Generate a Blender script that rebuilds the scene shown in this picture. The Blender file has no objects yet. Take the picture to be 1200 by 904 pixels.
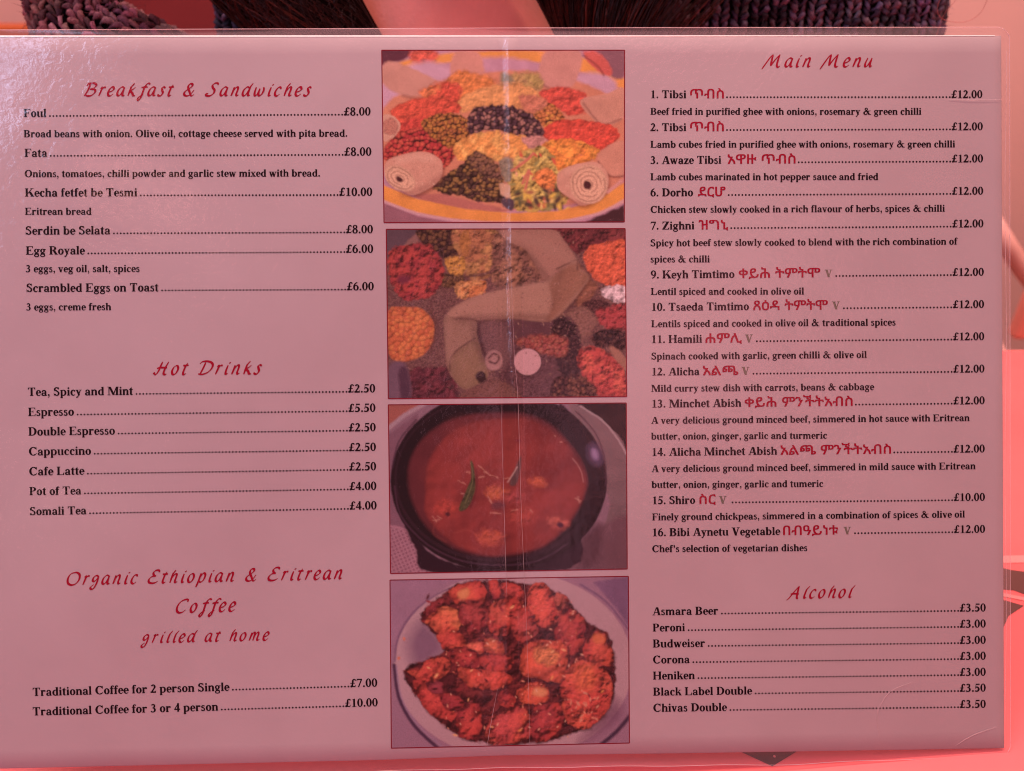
import bpy, math, random
import numpy as np
from mathutils import Vector, Matrix
random.seed(7); RS = np.random.RandomState(11)
SC = bpy.context.scene; COL = SC.collection
# ------------------------------------------------------------------ camera
PITCH = math.radians(35.0); FPX = 998.0
CAMP = Vector((0, 0, 0.3405))                     # table top is z = 0
FW = Vector((0, math.cos(PITCH), -math.sin(PITCH)))
UP = Vector((0, math.sin(PITCH), math.cos(PITCH)))
RT = Vector((1, 0, 0))
cd = bpy.data.cameras.new('camera'); cam = bpy.data.objects.new('camera', cd); COL.objects.link(cam)
cam.location = CAMP; cam.rotation_euler = (math.pi/2 - PITCH, 0, 0)
cd.sensor_width = 36; cd.sensor_fit = 'HORIZONTAL'; cd.lens = 36*FPX/1200
cd.clip_start = 0.01; cd.clip_end = 50
cd.dof.use_dof = True; cd.dof.focus_distance = 0.356; cd.dof.aperture_fstop = 9.0
SC.camera = cam
# ------------------------------------------------------------------ world (dim red room light) and exposure
wd = bpy.data.worlds.new('World'); SC.world = wd; wd.use_nodes = True
bg = wd.node_tree.nodes['Background']; bg.inputs[0].default_value = (1.0, 0.30, 0.33, 1); bg.inputs[1].default_value = 0.16
SC.view_settings.view_transform = 'Standard'; SC.view_settings.look = 'None'
SC.view_settings.exposure = 0; SC.view_settings.gamma = 1; SC.view_settings.use_curve_mapping = False
SC.render.engine = 'CYCLES'; SC.cycles.filter_width = 1.05
SC.cycles.transparent_max_bounces = 16

def ray(px, py):
    return FW + RT*((px-600)/FPX) + UP*((452-py)/FPX)
# menu plane: the left page is held a little nearer, the foot a little farther
MN = (FW*-1 + RT*0.055 + UP*0.012).normalized()
MC = CAMP + FW*0.356
def tplane(px, py):
    d = ray(px, py); return (MC-CAMP).dot(MN)/d.dot(MN), d
def relief(px, py):
    """metres towards the camera: soft fold ridge and gentle bends"""
    fx = 588 + 0.016*(py-40)
    r = - 0.0011*math.exp(-abs(px-fx)/120.0)
    r += 0.0016*math.sin(px*0.0061+0.4)*math.cos(py*0.0042) + 0.0006*math.sin(px*0.013+py*0.009)
    return r
def P(px, py, up=0.0):
    t, d = tplane(px, py)
    L = d.length
    return CAMP + d*(t - (relief(px, py)+up)/L)
def at_y(px, py, y):
    d = ray(px, py); return CAMP + d*(y/d.y)
def at_z(px, py, z):
    d = ray(px, py); return CAMP + d*((z-CAMP.z)/d.z)

def area(name, loc, target, size, color, power, sy=None, shape=None):
    l = bpy.data.lights.new(name, 'AREA'); l.size = size; l.color = color; l.energy = power
    if sy: l.shape = 'RECTANGLE'; l.size_y = sy
    o = bpy.data.objects.new(name, l); COL.objects.link(o); o.location = loc
    o.rotation_euler = (Vector(target)-Vector(loc)).to_track_quat('-Z', 'Y').to_euler()
    return o
def mirror_pos(px, py, dist):
    """where a lamp hangs whose reflection in the film is seen at this place of the menu"""
    p = P(px, py); i = (p-CAMP).normalized(); r = i - MN*(2*i.dot(MN))
    return p + r*dist
area('ceiling_lamp_red', (0.12, 0.26, 1.75), (0, 0.3, 0.15), 1.2, (1.0, 0.37, 0.43), 13.0)
area('side_lamp_pink', (-1.15, -0.1, 0.85), (-0.1, 0.45, 0.2), 0.35, (1.0, 0.34, 0.42), 2.2)
area('front_fill_red', (0.55, -0.75, 1.0), (0.0, 0.5, 0.2), 0.5, (1.0, 0.30, 0.34), 1.5)  # unseen fill added behind the camera to brighten the person
area('wall_fill_coral', (0.1, 0.72, 1.5), (0.1, 1.45, -0.1), 2.4, (1.0, 0.52, 0.42), 46.0, 0.25)  # added fill that brightens the wall, not a fixture of the room
area('window_glow', mirror_pos(-92, 105, 0.9), P(-40, 180), 0.05, (0.58, 0.66, 1.0), 2.0, 0.6)
WINP = mirror_pos(-92, 105, 0.9)
area('bar_lamp', mirror_pos(165, 245, 1.0), P(165, 245), 0.10, (1.0, 0.42, 0.36), 0.16, 0.10)
area('small_bulb', mirror_pos(70, 590, 1.0), P(70, 590), 0.05, (1.0, 0.55, 0.5), 0.04)
area('band_glare_fill', mirror_pos(628, 600, 1.0), P(628, 600), 0.15, (0.95, 0.45, 0.6), 0.36, 0.62)  # added unseen light whose reflection makes the pale band near the fold

# ------------------------------------------------------------------ materials
def newmat(name):
    m = bpy.data.materials.new(name); m.use_nodes = True
    nt = m.node_tree; return m, nt, nt.nodes['Principled BSDF']
def N(nt, typ, **kw):
    n = nt.nodes.new(typ)
    for k, v in kw.items():
        if hasattr(n, k): setattr(n, k, v)
        else: n.inputs[k].default_value = v
    return n
def simple(name, col, rough=0.6, spec=0.5, noise=0.0, nscale=50.0, bump=0.0, bscale=200.0, bdist=0.001, sub=0.0):
    m, nt, b = newmat(name)
    b.inputs['Base Color'].default_value = (*col, 1); b.inputs['Roughness'].default_value = rough
    b.inputs['Specular IOR Level'].default_value = spec
    tc = N(nt, 'ShaderNodeTexCoord')
    if noise:
        n = N(nt, 'ShaderNodeTexNoise'); n.inputs['Scale'].default_value = nscale; n.inputs['Detail'].default_value = 5
        r = N(nt, 'ShaderNodeMapRange'); r.inputs[3].default_value = 1-noise; r.inputs[4].default_value = 1+noise
        r.inputs[1].default_value = 0.3; r.inputs[2].default_value = 0.7
        mx = N(nt, 'ShaderNodeMix', data_type='RGBA', blend_type='MULTIPLY'); mx.inputs[0].default_value = 1
        mx.inputs[6].default_value = (*col, 1)
        nt.links.new(tc.outputs['Object'], n.inputs['Vector']); nt.links.new(n.outputs['Fac'], r.inputs[0])
        nt.links.new(r.outputs[0], mx.inputs[7]); nt.links.new(mx.outputs[2], b.inputs['Base Color'])
    if bump:
        n2 = N(nt, 'ShaderNodeTexNoise'); n2.inputs['Scale'].default_value = bscale; n2.inputs['Detail'].default_value = 4
        bp = N(nt, 'ShaderNodeBump'); bp.inputs['Strength'].default_value = bump; bp.inputs['Distance'].default_value = bdist
        nt.links.new(tc.outputs['Object'], n2.inputs['Vector']); nt.links.new(n2.outputs['Fac'], bp.inputs['Height'])
        nt.links.new(bp.outputs[0], b.inputs['Normal'])
    if sub:
        b.inputs['Subsurface Weight'].default_value = sub; b.inputs['Subsurface Radius'].default_value = (.01, .004, .002)
    return m
M_paper = simple('paper_card', (.475, .492, .51), .75, .2, noise=.025, nscale=45, bump=.12, bscale=900, bdist=.0002)
M_pale_edge = simple('pale_card_edge', (.93, .92, .92), .7, .2)
M_black = simple('black_ink', (.010, .007, .009), .8, .05)
M_red = simple('crimson_ink', (.32, .005, .030), .8, .1)
M_grey = simple('grey_green_ink', (.17, .20, .15), .8, .1)
M_border = simple('photo_border_ink', (.20, .012, .025), .8, .1)
def attr_mat(name, rough=.7, grain=0.0, gscale=2500, spec=.15, bump=0.0):
    m, nt, b = newmat(name)
    a = N(nt, 'ShaderNodeAttribute'); a.attribute_name = 'Col'
    b.inputs['Roughness'].default_value = rough; b.inputs['Specular IOR Level'].default_value = spec
    src = a.outputs['Color']
    if grain:
        tc = N(nt, 'ShaderNodeTexCoord'); n = N(nt, 'ShaderNodeTexNoise'); n.inputs['Scale'].default_value = gscale; n.inputs['Detail'].default_value = 2
        nt.links.new(tc.outputs['Object'], n.inputs['Vector'])
        r = N(nt, 'ShaderNodeMapRange'); r.inputs[1].default_value = .3; r.inputs[2].default_value = .7
        r.inputs[3].default_value = 1-grain; r.inputs[4].default_value = 1+grain
        mx = N(nt, 'ShaderNodeMix', data_type='RGBA', blend_type='MULTIPLY'); mx.inputs[0].default_value = 1
        nt.links.new(n.outputs['Fac'], r.inputs[0]); nt.links.new(src, mx.inputs[6]); nt.links.new(r.outputs[0], mx.inputs[7]); src = mx.outputs[2]
    nt.links.new(src, b.inputs['Base Color'])
    return m
M_photo = attr_mat('photo_print', .6, .10, 2200)

def film_mat(name, veil, rough, bump_s):
    m, nt, b = newmat(name); nt.nodes.remove(b)
    out = nt.nodes['Material Output']
    tr = N(nt, 'ShaderNodeBsdfTransparent'); gl = N(nt, 'ShaderNodeBsdfGlossy'); gl.inputs['Roughness'].default_value = rough
    lw = N(nt, 'ShaderNodeLayerWeight'); pw = N(nt, 'ShaderNodeMath', operation='POWER'); pw.inputs[1].default_value = 5.0
    fr = N(nt, 'ShaderNodeMath', operation='MULTIPLY_ADD'); fr.inputs[1].default_value = .92; fr.inputs[2].default_value = .04
    nt.links.new(lw.outputs['Facing'], pw.inputs[0]); nt.links.new(pw.outputs[0], fr.inputs[0])
    tc = N(nt, 'ShaderNodeTexCoord')
    n1 = N(nt, 'ShaderNodeTexNoise'); n1.inputs['Scale'].default_value = 260; n1.inputs['Detail'].default_value = 3; n1.inputs['Distortion'].default_value = 1.2
    n2 = N(nt, 'ShaderNodeTexNoise'); n2.inputs['Scale'].default_value = 22; n2.inputs['Detail'].default_value = 2
    ad = N(nt, 'ShaderNodeMath', operation='MULTIPLY_ADD'); ad.inputs[1].default_value = 7.0
    bp = N(nt, 'ShaderNodeBump'); bp.inputs['Strength'].default_value = bump_s; bp.inputs['Distance'].default_value = .0004
    for n in (n1, n2): nt.links.new(tc.outputs['Object'], n.inputs['Vector'])
    nt.links.new(n2.outputs['Fac'], ad.inputs[0]); nt.links.new(n1.outputs['Fac'], ad.inputs[2]); nt.links.new(ad.outputs[0], bp.inputs['Height'])
    nt.links.new(bp.outputs[0], gl.inputs['Normal']); pass
    mx = N(nt, 'ShaderNodeMixShader'); nt.links.new(fr.outputs[0], mx.inputs[0]); nt.links.new(tr.outputs[0], mx.inputs[1]); nt.links.new(gl.outputs[0], mx.inputs[2])
    last = mx
    if veil:
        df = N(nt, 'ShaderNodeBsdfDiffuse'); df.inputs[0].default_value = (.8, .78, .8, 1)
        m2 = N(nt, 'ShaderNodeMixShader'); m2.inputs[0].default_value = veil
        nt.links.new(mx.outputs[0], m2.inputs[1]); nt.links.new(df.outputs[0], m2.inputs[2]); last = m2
    nt.links.new(last.outputs[0], out.inputs['Surface'])
    return m
M_film = film_mat('laminate_film', 0.0, .15, .42)
M_margin = film_mat('laminate_sealed_margin', .11, .2, .14)
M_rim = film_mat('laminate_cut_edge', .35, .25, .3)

# ------------------------------------------------------------------ object helpers
def tag(o, label=None, cat=None, group=None, kind=None):
    if label: o['label'] = label
    if cat: o['category'] = cat
    if group: o['group'] = group
    if kind: o['kind'] = kind
    return o
def empty(name, loc):
    o = bpy.data.objects.new(name, None); COL.objects.link(o); o.location = loc; o.empty_display_size = .02
    return o
def mesh(name, verts, faces, mat, parent=None, smooth=False, cols=None):
    me = bpy.data.meshes.new(name); me.from_pydata([tuple(v) for v in verts], [], faces); me.update()
    if mat: me.materials.append(mat)
    if smooth: me.polygons.foreach_set('use_smooth', [True]*len(me.polygons))
    if cols is not None:
        at = me.color_attributes.new('Col', 'FLOAT_COLOR', 'POINT')
        at.data.foreach_set('color', np.asarray(cols, dtype=np.float32).ravel())
    o = bpy.data.objects.new(name, me); COL.objects.link(o)
    if parent:
        o.parent = parent
        w = Vector((0, 0, 0)); p = parent
        while p: w += p.location; p = p.parent
        o.location = -w                # vertices are given in world space
    return o
def grid_mesh(name, fn, nu, nv, mat, parent=None, smooth=True):
    v = [fn(i/nu, j/nv) for j in range(nv+1) for i in range(nu+1)]
    f = [(j*(nu+1)+i, j*(nu+1)+i+1, (j+1)*(nu+1)+i+1, (j+1)*(nu+1)+i) for j in range(nv) for i in range(nu)]
    return mesh(name, v, f, mat, parent, smooth)
def tube(path, rad, n=6):
    V = []; F = []; pts = [Vector(p) for p in path]
    for i, p in enumerate(pts):
        d = (pts[min(i+1, len(pts)-1)] - pts[max(i-1, 0)]).normalized()
        a = d.cross(Vector((.31, .17, .93))).normalized(); b = d.cross(a)
        r = rad(i/(len(pts)-1)) if callable(rad) else rad
        for k in range(n):
            t = 2*math.pi*k/n; V.append(p + a*(r*math.cos(t)) + b*(r*math.sin(t)))
    for i in range(len(pts)-1):
        for k in range(n):
            F.append((i*n+k, i*n+(k+1) % n, (i+1)*n+(k+1) % n, (i+1)*n+k))
    F.append(tuple(range(n))[::-1]); F.append(tuple((len(pts)-1)*n+k for k in range(n)))
    return V, F
def join(parts):
    V = []; F = []
    for v, f in parts:
        o = len(V); V += v; F += [tuple(i+o for i in q) for q in f]
    return V, F
# ------------------------------------------------------------------ a bold serif typeface, drawn from strokes (units of 1/1000 em)
def rc(x0, y0, x1, y1): x0 -= 13; x1 += 13; y0 -= 8; y1 += 8; return [[(x0, y0), (x1, y0), (x1, y1), (x0, y1)]]
def pg(*p): return [list(p)]
def rg(cx, cy, rx, ry, tx, ty, a0=0, a1=360):
    n = max(4, int(abs(a1-a0)/22)); o = []; rx += 12; ry += 9; tx += 27; ty += 32
    for i in range(n):
        q = []
        for k, (a, b) in ((i, (rx, ry)), (i+1, (rx, ry)), (i+1, (rx-tx, ry-ty)), (i, (rx-tx, ry-ty))):
            t = math.radians(a0+(a1-a0)*k/n); q.append((cx+a*math.cos(t), cy+b*math.sin(t)))
        o.append(q)
    return o
def dt(cx, cy, r): return [[(cx+r*math.cos(k*math.pi/5), cy+r*math.sin(k*math.pi/5)) for k in range(10)]]
def sb(x0, x1, l=50, r=50, y=0, s=1):       # serif slab with brackets; s=-1 hangs from y
    return [[(x0-l, y), (x1+r, y), (x1+r, y+34*s), (x1, y+72*s), (x0, y+72*s), (x0-l, y+34*s)]]
def st(x0, x1, y0, y1, b=(50, 50), t=(50, 50)):
    o = rc(x0, y0, x1, y1)
    if b: o += sb(x0, x1, b[0], b[1], y0, 1)
    if t: o += sb(x0, x1, t[0], t[1], y1, -1)
    return o
def dg(x0, y0, x1, y1, w): x0 -= 14; x1 -= 14; w += 28; return [[(x0, y0), (x0+w, y0), (x1+w, y1), (x1, y1)]]
def flag(x, y): return pg((x-60, y-45), (x, y-60), (x+20, y-60), (x+20, y), (x-60, y-22))
GL = {
'a': (500, rg(235, 318, 185, 155, 120, 42, 0, 165)+dt(112, 335, 58)+rc(298, 70, 420, 330)+pg((298, 90), (330, -8), (420, -12), (485, 30), (485, 55), (420, 75))+rg(195, 120, 165, 132, 120, 40, 40, 325)+dg(180, 215, 300, 265, 40)),
'b': (556, rc(60, 10, 195, 676)+flag(60, 676)+pg((60, 676), (195, 676), (195, 640), (60, 640))+rg(285, 232, 235, 246, 140, 42, -100, 100)+rg(270, 232, 210, 246, 140, 42, 100, 260)),
'c': (444, rg(250, 230, 225, 245, 140, 42, 40, 300)+dt(355, 360, 62)+pg((350, 20), (415, 110), (400, 125), (300, 40))),
'd': (556, rc(345, 0, 480, 676)+flag(345, 676)+sb(345, 480, 0, 55)+rg(275, 230, 240, 243, 140, 42, 80, 280)+rg(280, 230, 180, 243, 90, 42, -80, 80)),
'e': (444, rg(235, 230, 210, 245, 135, 34, 0, 300)+rc(90, 215, 440, 262)+pg((330, 20), (425, 110), (405, 125), (270, 38))+rc(310, 250, 436, 300)),
'f': (333, st(80, 212, 0, 560, (60, 50), None)+rc(15, 425, 300, 461)+rg(225, 540, 145, 150, 130, 40, 60, 180)+dt(310, 625, 52)),
'g': (500, rg(220, 310, 190, 165, 115, 34)+rc(330, 400, 485, 445)+rg(230, -70, 205, 132, 70, 42)+pg((70, 130), (190, 150), (420, 90), (420, 20), (110, 40), (60, 80))),
'h': (556, st(65, 195, 0, 676, (45, 45), None)+flag(65, 676)+rg(320, 320, 170, 152, 132, 50, 0, 160)+st(358, 490, 0, 330, (45, 45), None)),
'i': (278, st(72, 205, 0, 461, (55, 50), None)+flag(72, 461)+dt(138, 605, 78)),
'k': (556, st(70, 202, 0, 676, (50, 50), None)+flag(70, 676)+dg(200, 190, 370, 440, 50)+rc(300, 437, 520, 461)+dg(385, 20, 255, 270, 140)+rc(330, 0, 560, 24)),
'l': (278, st(72, 205, 0, 676, (55, 50), None)+flag(72, 676)),
'm': (833, st(60, 190, 0, 461, (45, 40), None)+flag(60, 461)+rg(310, 320, 160, 152, 130, 50, 0, 160)+st(340, 470, 0, 330, (38, 38), None)+rg(590, 320, 160, 152, 130, 50, 0, 160)+st(620, 750, 0, 330, (38, 50), None)),
'n': (556, st(65, 195, 0, 461, (45, 45), None)+flag(65, 461)+rg(320, 320, 170, 152, 132, 50, 0, 160)+st(358, 490, 0, 330, (45, 45), None)),
'o': (500, rg(250, 230, 225, 245, 140, 36)),
'p': (556, st(65, 195, -205, 461, (45, 50), None)+flag(65, 461)+rg(290, 232, 232, 243, 140, 42, -120, 120)),
'r': (444, st(65, 195, 0, 461, (45, 60), None)+flag(65, 461)+rg(310, 330, 150, 140, 110, 75, 75, 170)+dt(360, 395, 70)),
's': (389, rg(185, 340, 140, 132, 90, 38, 30, 240)+rg(195, 125, 150, 138, 95, 40, -160, 60)+dg(75, 330, 215, 210, 110)+pg((300, 340), (325, 470), (305, 470), (270, 345))+pg((40, -12), (60, -12), (90, 130), (38, 150))),
't': (333, rc(85, 60, 215, 530)+pg((215, 630), (200, 630), (20, 461), (20, 425), (215, 430))+rc(20, 425, 305, 461)+rg(215, 95, 130, 110, 120, 55, 180, 300)+pg((265, -5), (318, 55), (300, 70), (240, 45))),
'u': (556, rc(60, 120, 192, 461)+flag(60, 461)+rg(228, 145, 168, 158, 130, 70, 180, 290)+rc(355, 0, 487, 461)+flag(355, 461)+sb(355, 487, 0, 50)),
'v': (500, dg(200, -10, 45, 450, 130)+dg(240, -10, 370, 450, 55)+rc(8, 437, 225, 461)+rc(310, 437, 488, 461)),
'w': (722, dg(180, -10, 45, 450, 125)+dg(215, -10, 345, 450, 50)+dg(425, -10, 290, 450, 125)+dg(465, -10, 590, 450, 50)+rc(8, 437, 210, 461)+rc(250, 437, 430, 461)+rc(540, 437, 712, 461)),
'x': (500, dg(300, 20, 50, 440, 145)+dg(40, 20, 360, 440, 55)+rc(5, 437, 240, 461)+rc(300, 437, 480, 461)+rc(8, 0, 175, 24)+rc(250, 0, 495, 24)),
'y': (500, dg(225, 10, 45, 450, 130)+dg(130, -160, 370, 450, 55)+rc(8, 437, 225, 461)+rc(310, 437, 488, 461)+dt(100, -150, 60)),
'z': (444, dg(25, 20, 270, 440, 145)+rc(40, 415, 410, 461)+rc(25, 0, 415, 46)+pg((40, 461), (40, 320), (60, 320), (110, 440))+pg((415, 0), (425, 150), (405, 150), (330, 20))),
'A': (722, dg(520-15, 20, 330, 670, 160)+dg(90, 20, 330, 670, 50)+rc(190, 205, 520, 245)+rc(10, 0, 235, 24)+rc(420, 0, 715, 24)),
'B': (667, st(95, 245, 0, 676, (75, 0), (75, 0))+rg(330, 510, 245, 166, 150, 38, -90, 90)+rg(350, 182, 270, 182, 155, 38, -90, 90)+rc(240, 638, 335, 676)+rc(240, 0, 355, 38)+rc(240, 340, 350, 374)),
'C': (722, rg(390, 338, 350, 352, 165, 42, 38, 310)+pg((620, 690), (645, 690), (650, 440), (625, 440), (560, 600))+pg((560, 40), (600, 60), (685, 180), (660, 195), (520, 70))),
'D': (722, st(95, 245, 0, 676, (75, 0), (75, 0))+rg(320, 338, 365, 338, 165, 38, -90, 90)+rc(240, 638, 325, 676)+rc(240, 0, 325, 38)),
'E': (667, st(95, 245, 0, 676, (75, 0), (75, 0))+rc(240, 638, 590, 676)+rc(240, 0, 610, 38)+rc(240, 330, 430, 366)+pg((420, 230), (445, 230), (445, 470), (420, 470), (385, 350))+pg((590, 676), (610, 500), (588, 500), (500, 650))+pg((610, 0), (640, 185), (615, 185), (510, 25))),
'F': (611, st(95, 245, 0, 676, (75, 75), (75, 0))+rc(240, 638, 570, 676)+rc(240, 330, 420, 366)+pg((410, 230), (435, 230), (435, 470), (410, 470), (375, 350))+pg((570, 676), (590, 490), (568, 490), (480, 650))),
'H': (778, st(85, 235, 0, 676, (65, 65), (65, 65))+st(540, 690, 0, 676, (65, 65), (65, 65))+rc(230, 325, 545, 363)),
'K': (778, st(85, 235, 0, 676, (65, 65), (65, 65))+dg(230, 250, 560, 660, 60)+rc(460, 652, 720, 676)+dg(560, 20, 320, 400, 185)+rc(490, 0, 770, 24)),
'L': (667, st(95, 245, 0, 676, (75, 0), (75, 75))+rc(240, 0, 610, 38)+pg((605, 0), (640, 250), (615, 250), (490, 25))),
'M': (944, rc(105, 0, 150, 650)+rc(15, 0, 245, 24)+rc(15, 652, 200, 676)+dg(440, 0, 110, 676, 160)+dg(450, 0, 720, 676, 60)+st(710, 860, 0, 676, (70, 70), (20, 70))),
'O': (778, rg(389, 338, 352, 352, 165, 38)),
'P': (611, st(95, 245, 0, 676, (75, 75), (75, 0))+rg(320, 495, 260, 181, 155, 38, -90, 90)+rc(240, 638, 325, 676)+rc(240, 314, 325, 350)),
'R': (722, st(95, 245, 0, 676, (75, 65), (75, 0))+rg(330, 505, 260, 171, 155, 38, -90, 90)+rc(240, 638, 335, 676)+rc(240, 334, 335, 370)+dg(500, 20, 300, 350, 175)+rc(480, 0, 715, 24)),
'S': (556, rg(270, 510, 215, 180, 125, 42, 20, 230)+rg(285, 182, 225, 192, 130, 42, -165, 55)+dg(100, 470, 330, 290, 150)+pg((440, 690), (462, 690), (480, 470), (455, 470), (400, 600))+pg((50, -15), (75, -15), (130, 90), (68, 225), (40, 225))),
'T': (667, rc(260, 20, 408, 660)+sb(260, 408, 75, 75)+rc(45, 638, 620, 676)+pg((30, 480), (55, 480), (160, 650), (45, 676))+pg((635, 480), (610, 480), (510, 650), (620, 676))),
'V': (722, dg(300, -15, 90, 660, 170)+dg(340, -15, 570, 660, 55)+rc(15, 652, 320, 676)+rc(460, 652, 705, 676)),
'Z': (667, dg(40, 20, 420, 650, 190)+rc(60, 636, 620, 676)+rc(40, 0, 620, 42)+pg((60, 676), (50, 490), (75, 490), (180, 650))+pg((620, 0), (645, 210), (620, 210), (500, 25))),
'0': (500, rg(250, 338, 225, 350, 130, 34)),
'1': (500, rc(195, 20, 325, 620)+rc(90, 0, 430, 24)+pg((325, 688), (300, 688), (85, 600), (90, 575), (195, 600), (325, 600))),
'2': (500, rg(240, 480, 190, 205, 135, 45, -20, 160)+dg(25, 20, 300, 430, 110)+rc(25, 0, 440, 105)+pg((440, 0), (478, 190), (450, 190), (380, 100))),
'3': (500, rg(225, 515, 175, 172, 125, 42, -80, 160)+rg(200, 190, 235, 200, 135, 42, -125, 85)+dt(85, 60, 62)+rc(140, 345, 250, 375)),
'4': (500, rc(270, 0, 395, 680)+rc(25, 150, 475, 240)+dg(25, 200, 300, 640, 50)),
'5': (500, rg(210, 215, 240, 225, 140, 75, -120, 115)+pg((110, 250), (65, 250), (150, 676), (190, 676))+rc(140, 590, 440, 676)+dt(85, 60, 60)),
'6': (500, rg(255, 215, 222, 225, 125, 38)+rg(430, 260, 400, 430, 110, 42, 100, 180)),
'7': (500, rc(60, 590, 470, 676)+dg(130, -8, 390, 600, 80)+pg((60, 676), (25, 500), (50, 500), (130, 600))),
'8': (500, rg(250, 520, 188, 168, 110, 36)+rg(250, 180, 220, 193, 120, 38)),
'9': (500, rg(245, 460, 222, 225, 125, 38)+rg(70, 415, 400, 430, 110, 42, -80, 0)),
'.': (250, dt(125, 62, 80)), ',': (250, dt(125, 62, 78)+pg((195, 60), (185, -70), (90, -175), (75, -155), (130, -60), (120, 10))),
'&': (833, rg(265, 170, 215, 185, 130, 42, 60, 330)+rg(330, 540, 150, 148, 85, 36)+dg(560, 10, 235, 480, 160)+dg(330, 60, 600, 370, 50)+rc(520, 370, 760, 395)+rc(540, 0, 800, 40)+dg(180, 320, 330, 440, 70)),
'£': (500, rg(330, 480, 180, 205, 125, 45, 35, 180)+dg(110, 90, 165, 500, 115)+rc(20, 310, 370, 352)+rc(25, 15, 420, 85)+pg((395, 15), (478, 170), (455, 180), (360, 80))+dt(425, 580, 55)+rg(100, 70, 85, 80, 45, 35)),
"'": (278, dg(115, 420, 95, 676, 90)+dt(140, 630, 62)), ' ': (250, []),
}
def text_width(s): return sum(GL[c][0] for c in s)/1000.0
def serif_polys(s):
    x = 0; o = []
    for c in s:
        for q in GL[c][1]: o.append([(x+a/1000.0, b/1000.0) for a, b in q]) if False else o.append([((x+a)/1000.0, b/1000.0) for a, b in q])
        x += GL[c][0]
    return o
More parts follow.
